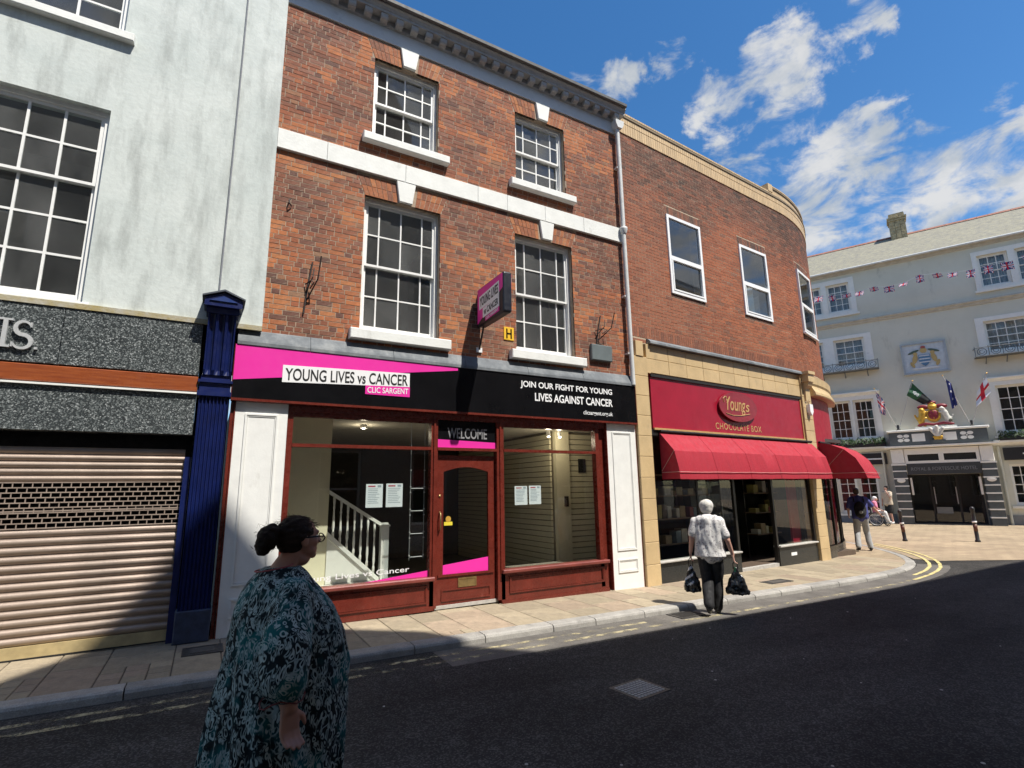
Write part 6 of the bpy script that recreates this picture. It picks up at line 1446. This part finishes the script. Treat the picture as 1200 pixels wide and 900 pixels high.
ST_ = [(1.452, -.108, .050, .080), (1.43, -.132, .072, .112), (1.39, -.162, .10, .165), (1.34, -.185, .14, .215), (1.26, -.208, .20, .252), (1.14, -.222, .255, .272), (1.0, -.238, .285, .288), (.82, -.265, .285, .30), (.65, -.295, .270, .31), (.54, -.315, .250, .315), (.42, -.335, .245, .32), (.34, -.34, .245, .325)]
V = []; n = 48
for z, a, b, w_ in ST_:
    c = (a + b) / 2; h = (b - a) / 2
    for j in range(n):
        t = 2 * math.pi * j / n; ct, st_ = math.cos(t), math.sin(t); V.append((c + h * math.copysign(abs(ct) ** .88, ct), w_ * math.copysign(abs(st_) ** .88, st_), z))
k = len(ST_); F = [(i * n + (j + 1) % n, i * n + j, (i + 1) * n + j, (i + 1) * n + (j + 1) % n) for i in range(k - 1) for j in range(n)] + [tuple(range(n)), tuple(range(k * n - 1, (k - 1) * n - 1, -1))]
def folds(co, nrm):
    a = math.atan2(co.y, co.x + .02); d = max(0, min(1, (1.34 - co.z) / .75)); sl = 1. if co.y > -.27 else .55
    w = math.sin(a * 15 + 2.2 * mn.noise(Vector((co.x * 3, co.y * 3, co.z * 2.2))) * 2 + co.z * 2.5) * .015 * d * sl + mn.noise(Vector((co.x * 8, co.y * 8, co.z * 3.2))) * .016 * (.35 + d) + mn.noise(Vector((co.x * 22, co.y * 22, co.z * 9))) * .004
    w += math.sin(co.x * 26 + co.y * 9 + 3 * mn.noise(Vector((co.x * 2, co.y * 2, co.z * 1.5)))) * .010 * d * d
    return co + nrm * w
parts = [('m', V, F), ('c', (-.04, -.17, 1.34), .085, (-.115, -.285, 1.15), .105), ('c', (-.115, -.285, 1.15), .105, (-.135, -.325, 1.065), .098), ('c', (-.03, .17, 1.34), .085, (-.04, .30, 1.10), .10), ('c', (-.04, .30, 1.10), .10, (-.03, .325, 1.03), .098)]
me = blob(parts, .010, 3, folds); me.materials.append(dress_mat()); dr_ = put('dress', me, W1)
# open sleeve hems with a reddish lining
for sy in (-1, 1):
    P_ = [((-.135 if sy < 0 else -.04) + .088 * math.cos(t * math.pi / 8), sy * .327 + .058 * math.sin(t * math.pi / 8), (.98 if sy < 0 else .955) + .012 * math.sin(t * 1.3)) for t in range(17)]
    MB().tube(P_, .003, 6).build('sleeve_lining', mat('red_lining', (.16, .035, .035), .8), dr_, smooth=True)
hp = [('e', (.026, 0, 1.607), (.094, .077, .078)), ('e', (.004, 0, 1.575), (.070, .075, .075)), ('c', (-.05, 0, 1.60), .030, (-.08, 0, 1.595), .030), ('e', (-.108, 0, 1.585), (.048, .052, .060)), ('e', (-.118, .012, 1.555), (.036, .045, .050)), ('e', (-.095, -.01, 1.62), (.035, .04, .032)), ('c', (.055, -.062, 1.615), .018, (.022, -.074, 1.575), .013), ('c', (.055, .062, 1.615), .018, (.022, .074, 1.575), .013)]
def hf(co, nr): return co + nr * (mn.noise(Vector((co.x * 30, co.y * 30, co.z * 60))) * .006 + mn.noise(Vector((co.x * 70, co.y * 70, co.z * 120))) * .003)
me = blob(hp, .006, 3, hf); me.materials.append(m_hairb); hr = put('hair', me, W1)
rh = random.Random(8); mb = MB()
for i in range(80):
    a = rh.uniform(0, 6.28); p = Vector((-.108 + rh.gauss(0, .02), .046 * math.cos(a), 1.585 + .052 * math.sin(a))); d = Vector((-rh.uniform(.2, 1.), rh.gauss(0, .5), rh.gauss(.3, .6))).normalized()
    q = p + d * rh.uniform(.008, .022); e = q + (d + Vector((rh.gauss(0, .8), rh.gauss(0, .8), rh.gauss(-.2, .8)))).normalized() * rh.uniform(.006, .022); mb.tube([p, q, e], [.0007, .0006, .0003], 3)
for i in range(90):
    t = rh.uniform(.3, 2.9); y = rh.uniform(-.07, .07); x0 = .026 + .09 * math.cos(t); z0 = 1.607 + .076 * math.sin(t) * math.sqrt(max(.1, 1 - (y / .09) ** 2)); p = Vector((x0, y, z0)); d = Vector((-1, rh.gauss(0, .2), rh.gauss(.15, .25))).normalized(); mb.tube([p - d * .02, p + d * .012, p + d * .03 + Vector((0, 0, rh.gauss(0, .006)))], [.0009, .0009, .0004], 3)
mb.build('stray_hair', m_hairb, hr, kind='stuff')
gl = MB(); gx = .148
for sy in (-1, 1):
    gl.tube([(.034, sy * .0755, 1.580), (.09, sy * .073, 1.583), (gx - .008, sy * .064, 1.581)], .0042, 6)
    gl.tube([(gx - .008 * abs(math.sin(t * math.pi / 8)), sy * .034 + .029 * math.cos(t * math.pi / 8), 1.573 + .021 * math.sin(t * math.pi / 8)) for t in range(17)], .0030, 6)
gl.tube([(gx, -.008, 1.578), (gx + .003, 0, 1.580), (gx, .008, 1.578)], .0028, 6); gl.build('glasses', mat('black_acetate', (.008, .008, .009), .25), W1, smooth=True)
MB().tube([(-.075 + .10 * math.cos(t * .42 - .6) * .8, .085 * math.sin(t * .42 - .6) - .02, 1.452 + .012 * math.cos(t * .42)) for t in range(0, 16)], .0035, 5).build('strap', mat('pink_strap', (.35, .06, .06), .7), W1, smooth=True)
for (x, y, z, rr) in ((.05, -.11, .045, 0), (-.17, .11, .06, .2)):
    me = blob([('c', (x - .10, y, z), .045, (x + .10, y, z - .005), .042)], .012, 3); me.materials.append(m_shoe); put('shoe', me, W1)

# ---------------------------------------------------------------- generic figure for the people further off
def figure(root, J, skin, top, bottom, hair, shoe, vox=.012, sleeve='short', leg='long', build_=1., hairparts=None, hs=.93, topfold=.012, skirt=None):
    g = lambda k: Vector(J[k]); hd = g('head'); b = build_
    P = head(hd, hs, J.get('hyaw', 0.)) + [('c', hd + Vector((-.01, 0, -.07)), .05, g('neck'), .055)]
    sl, sr, hl, hr_ = g('sl'), g('sr'), g('hl'), g('hr'); mid = (sl + sr + hl + hr_) / 4
    tor = [('c', sl, .062 * b, sr, .062 * b), ('c', (sl + sr) / 2, .105 * b, (hl + hr_) / 2, .12 * b), ('c', sl * .8 + sr * .2, .085 * b, hl, .10 * b), ('c', sr * .8 + sl * .2, .085 * b, hr_, .10 * b), ('c', hl, .10 * b, hr_, .10 * b)]
    arm = lambda s, e, w, i=0.: [('c', g(s), .052 * b + i, g(e), .042 + i), ('c', g(e), .040 + i, g(w), .028 + i)]
    legp = lambda h, k, a, i=0.: [('c', g(h), .088 * b + i, g(k), .060 + i), ('c', g(k), .058 + i, g(a), .040 + i)]
    P += tor + arm('sl', 'el', 'wl') + arm('sr', 'er', 'wr') + legp('hl', 'kl', 'al') + legp('hr', 'kr', 'ar')
    for a, t in (('al', 'tl'), ('ar', 'tr')): P.append(('c', g(a) + Vector((0, 0, -.02)), .034, g(t), .028))
    P += hand(J['wl'], J.get('dl', (0, 0, -1)), J.get('tl_', (1, 0, 0)), .95) + hand(J['wr'], J.get('dr', (0, 0, -1)), J.get('tr_', (1, 0, 0)), .95)
    me = blob(P, vox, 4); me.materials.append(skin); put('body', me, root)
    eyes(root, hd, hs, J.get('hyaw', 0.))
    i = .022; T = [(p[0], p[1], p[2] + i, p[3], p[4] + i) for p in tor]
    for s, e, w in (('sl', 'el', 'wl'), ('sr', 'er', 'wr')):
        if sleeve == 'short': T.append(('c', g(s), .058 * b + i, g(s) * .28 + g(e) * .72, .052 + i))
        else: T += arm(s, e, w, i)
    if J.get('hem') is not None:
        sm_ = (sl + sr) / 2; hm_ = (hl + hr_) / 2; wS = (sl - sr).length / 2; Vt = []; nn = 28; zt = sm_.z + .03; zb = hm_.z + J['hem']; K = 7
        for q in range(K):
            t = q / (K - 1); c = sm_ * (1 - t) + hm_ * t; hw = (wS * .95 + .03) * (1 - t) + (.215 * b) * t - .012 * math.sin(t * 3.1); dp = .105 * b * (1 - t) + .155 * b * t
            for j in range(nn): a = 2 * math.pi * j / nn; Vt.append((c.x + dp * math.cos(a), c.y + hw * math.sin(a), zt + (zb - zt) * t))
        Ft = [(q * nn + (j + 1) % nn, q * nn + j, (q + 1) * nn + j, (q + 1) * nn + (j + 1) % nn) for q in range(K - 1) for j in range(nn)] + [tuple(range(nn)), tuple(range(K * nn - 1, (K - 1) * nn - 1, -1))]
        T += [('m', Vt, Ft), ('c', sm_ + Vector((0, 0, .02)), .085, g('neck') + Vector((0, 0, -.02)), .078)]
    cloth_mesh(T, vox * 1.1, top, root, 'top', topfold)
    i = .016; B = [('c', hl, .105 * b + i, hr_, .105 * b + i)]
    for h, k, a in (('hl', 'kl', 'al'), ('hr', 'kr', 'ar')):
        if leg == 'long': B += [('c', g(h), .095 * b + i, g(k), .068 + i), ('c', g(k), .068 + i, g(a) + Vector((0, 0, .01)), .060 + i)]
        else: B += [('c', g(h), .095 * b + i, g(h) * .15 + g(k) * .85, .085 + i)]
    cloth_mesh(B, vox * 1.1, bottom, root, 'trousers' if leg == 'long' else 'shorts', .010)
    for a, t in (('al', 'tl'), ('ar', 'tr')):
        A, T_ = g(a), g(t); d = (T_ - A); d.z = 0; d.normalize() if d.length > 1e-4 else None
        me = blob([('c', A + Vector((0, 0, -.035)) - d * .03, .046, T_ + d * .01, .040), ('c', A - d * .02, .045, A + Vector((0, 0, -.03)), .046)], .012, 3); me.materials.append(shoe); put('shoe', me, root)
    hpz = hairparts or [('e', hd + Vector((-.016, 0, .036)) * hs, (.108 * hs, .090 * hs, .092 * hs)), ('e', hd + Vector((-.045, 0, -.012)) * hs, (.076 * hs, .088 * hs, .085 * hs))]
    cloth_mesh(hpz, vox * .8, hair, root, 'hair', .010)
# elderly woman with two carrier bags, seen from behind
m_blouse = mat('floral_blouse', (.60, .58, .56), .85, .2, 22, c2=(.70, .69, .67), dirt=((.20, .17, .20), 34, .53, .62, (1, 1, 1))); m_trou = mat('black_trousers', (.012, .012, .014), .85, .2)
W2 = thing('person', 'white-haired woman in a floral blouse and black trousers carrying a bag in each hand', 'person', (6.73, 5.79, road_z(6.73)), R(36))
J = dict(head=(.06, 0, 1.545), neck=(.015, 0, 1.41), sl=(0, .165, 1.335), sr=(0, -.165, 1.335), el=(-.04, .245, 1.09), er=(-.02, -.265, 1.07), wl=(.02, .285, .885), wr=(.05, -.315, .86), hl=(0, .085, .86), hr=(0, -.085, .86), kl=(.03, .07, .47), kr=(.13, -.06, .48), al=(-.20, .06, .16), ar=(.10, -.04, .085), tl=(-.10, .065, .06), tr=(.24, -.04, .035), hem=-.03, dl=(0, .05, -1), dr=(.05, -.1, -1), tl_=(1, 0, 0), tr_=(1, 0, 0))
hd = Vector(J['head'])
figure(W2, J, m_skin2, m_blouse, m_trou, m_hairw, m_shoe, .010, build_=1.06, hs=.98, topfold=.016, hairparts=[('e', hd + Vector((-.016, 0, .036)), (.118, .104, .100)), ('e', hd + Vector((-.045, 0, -.012)), (.084, .098, .086)), ('e', hd + Vector((-.04, .04, .03)), (.07, .07, .08)), ('e', hd + Vector((-.04, -.04, .03)), (.07, .07, .08))])
def bag(root_m, lab, at, w, d, h, mats, pick, tail):
    p = root_m @ Vector(at); b = thing('carrier_bag', lab, 'bag', (p.x, p.y, p.z - h), R(36), 'carrier bags in the hands of the white-haired woman')
    def f(co, n): return co + n * (mn.noise(Vector((co.x * 16, co.y * 16, co.z * 11 + tail))) * .026 + mn.noise(Vector((co.x * 40, co.y * 40, co.z * 30))) * .010)
    Vb = []; nn = 20; SS = [(.80, .10), (.72, .22), (.60, .42), (.42, .66), (.24, .86), (.10, .98), (.03, .94), (0., .80)]
    for (t, k_) in SS:
        for j in range(nn):
            q = 2 * math.pi * j / nn; ct, sn = math.cos(q), math.sin(q); Vb.append((d * (k_ * .85 + .15) * math.copysign(abs(ct) ** .8, ct), w * k_ * math.copysign(abs(sn) ** .65, sn), h * t))
    Fb = [(i * nn + (j + 1) % nn, i * nn + j, (i + 1) * nn + j, (i + 1) * nn + (j + 1) % nn) for i in range(len(SS) - 1) for j in range(nn)] + [tuple(range(nn)), tuple(range(len(Vb) - 1, len(Vb) - nn - 1, -1))]
    me = blob([('m', Vb, Fb)], .010, 1, f)
    paint(me, mats, pick); put('bag_body', me, b)
    MB().tube([(0, -.03, h * .74), (.01, -.03, h * .90), (.012, 0, h), (.01, .03, h * .90), (0, .03, h * .74)], .008, 6).build('handles', mats[0], b, smooth=True)
mw2 = Matrix.Translation((6.73, 5.79, road_z(6.73))) @ Matrix.Rotation(R(36), 4, 'Z')
m_bagk = mat('black_polythene', (.010, .011, .013), .28, .3, 8); m_bagw = mat('white_polythene', (.55, .56, .60), .35); m_bagg = mat('green_polythene', (.01, .07, .03), .3)
bag(mw2, 'striped black and white carrier bag in the left hand of the white-haired woman', (.02, .30, .80), .13, .05, .50, [m_bagk, m_bagw], lambda c, n: 1 if ((c.z * 9 + c.y * 6) % 1.) < .34 and c.y > -.03 and c.z > .10 else 0, 1.)
bag(mw2, 'bulging black carrier bag in the right hand of the white-haired woman', (.05, -.335, .775), .165, .07, .48, [m_bagk, m_bagg], lambda c, n: 1 if c.z > .33 and c.y > .0 else 0, 4.)
# man with a backpack
MN = thing('person', 'man in a blue T-shirt and grey trousers walking away with a black backpack', 'person', (16.72, 8.80, gz(17)), R(34))
m_tee = mat('blue_tee', (.060, .070, .25), .85, .12); m_greyt = mat('grey_trousers', (.36, .37, .38), .85, .15)
J = dict(head=(.10, .02, 1.68), neck=(.04, .01, 1.53), sl=(0, .185, 1.45), sr=(0, -.185, 1.45), el=(.06, .27, 1.18), er=(.08, -.36, 1.22), wl=(.22, .26, 1.0), wr=(.20, -.52, 1.02), hl=(-.02, .09, .95), hr=(-.02, -.09, .95), kl=(.0, .13, .52), kr=(.14, -.12, .53), al=(-.20, .16, .12), ar=(.06, -.16, .09), tl=(-.06, .18, .04), tr=(.22, -.17, .04), hem=.0, dr=(.4, -.5, -.6), dl=(.5, 0, -.6))
figure(MN, J, m_skin2, m_tee, m_greyt, m_hairbr, m_shoe, .016)
bp_ = thing('backpack', 'black backpack on the back of the man in the blue T-shirt', 'backpack', (16.72, 8.80, gz(17)), R(34))
me = blob([('e', (-.20, .0, 1.16), (.11, .16, .25)), ('e', (-.27, 0, 1.08), (.08, .12, .14))], .018, 3); me.materials.append(m_trou); put('pack_body', me, bp_)
for sy in (-.12, .12): MB().tube([(-.16, sy, 1.38), (-.06, sy, 1.53), (.07, sy, 1.50), (.12, sy, 1.34), (.06, sy * 1.2, 1.10), (-.10, sy * 1.3, 1.0)], .018, 6).build('strap', m_trou, bp_, smooth=True)
MB().ell((-.34, 0, 1.10), (.012, .05, .05), n=12, k=6).build('badge', mat('grey_badge', (.25, .26, .26), .6), bp_)
# wheelchair and its rider
WC = thing('wheelchair', 'wheelchair with a large spoked wheel in front of the hotel window', 'wheelchair', (27.0, 13.5, GZ_END), R(-58))
m_tyre = mat('tyre', (.02, .02, .02), .8)
for sy in (-.29, .29):
    wl_ = MB().tube([(-.05 + .29 * math.cos(t * math.pi / 12), sy, .31 + .29 * math.sin(t * math.pi / 12)) for t in range(25)], .02, 6).build('wheel', m_tyre, WC, smooth=True)
    s = MB().tube([(-.05 + .26 * math.cos(t * math.pi / 12), sy, .31 + .26 * math.sin(t * math.pi / 12)) for t in range(25)], .010, 5)
    s.build('rim', m_steel, wl_, smooth=True); s = MB()
    for t in range(8): s.tube([(-.05, sy, .31), (-.05 + .26 * math.cos(t * math.pi / 4), sy, .31 + .26 * math.sin(t * math.pi / 4))], .005, 4)
    s.build('spokes', m_steel, wl_); MB().tube([(.38 + .08 * math.cos(t * math.pi / 6), sy * .85, .10 + .08 * math.sin(t * math.pi / 6)) for t in range(13)], .018, 6).build('caster', m_tyre, WC, smooth=True)
    MB().tube([(-.22, sy * .85, 1.0), (-.18, sy * .85, .92), (-.16, sy * .85, .50), (.30, sy * .85, .48), (.42, sy * .85, .18)], .014, 6).build('side_frame', m_steel, WC, smooth=True)
MB().box(-.16, .26, -.22, .22, .48, .53).build('seat', m_trou, WC); MB().box(-.20, -.16, -.22, .22, .53, .92).build('backrest', m_trou, WC); MB().box(.34, .50, -.18, .18, .12, .14).build('footrest', m_steel, WC)
RD = thing('person', 'seated rider in a pink top and pale cap in the wheelchair', 'person', (27.0, 13.5, GZ_END), R(-58))
J = dict(head=(.04, 0, 1.22), neck=(.0, 0, 1.08), sl=(-.02, .16, 1.02), sr=(-.02, -.16, 1.02), el=(.04, .24, .80), er=(.04, -.24, .80), wl=(.22, .18, .70), wr=(.22, -.18, .70), hl=(-.04, .09, .62), hr=(-.04, -.09, .62), kl=(.34, .10, .60), kr=(.34, -.10, .60), al=(.42, .10, .24), ar=(.42, -.10, .24), tl=(.52, .10, .17), tr=(.52, -.10, .17), dl=(1, 0, -.2), dr=(1, 0, -.2), tl_=(0, -1, 0), tr_=(0, 1, 0))
figure(RD, J, m_skin2, mat('pink_top', (.62, .20, .30), .85), mat('pale_blanket', (.66, .66, .64), .85), mat('white_cap', (.70, .70, .70), .8), m_shoew, .018)
SP = thing('person', 'bystander in a beige T-shirt and black shorts holding a hand to the face', 'person', (28.75, 13.75, GZ_END), R(165))
J = dict(head=(.03, 0, 1.68), neck=(.0, 0, 1.53), sl=(0, .18, 1.45), sr=(0, -.18, 1.45), el=(.14, .26, 1.24), er=(.02, -.26, 1.18), wl=(.16, .10, 1.52), wr=(.06, -.26, .95), hl=(0, .09, .93), hr=(0, -.09, .93), kl=(.06, .11, .50), kr=(-.02, -.11, .50), al=(.04, .14, .09), ar=(-.06, -.14, .09), tl=(.18, .16, .04), tr=(.08, -.16, .04), hem=-.02, dl=(-.5, -.2, .8))
figure(SP, J, m_skin2, mat('beige_tee', (.52, .44, .34), .85), m_trou, m_hairbr, m_shoew, .018, leg='short')
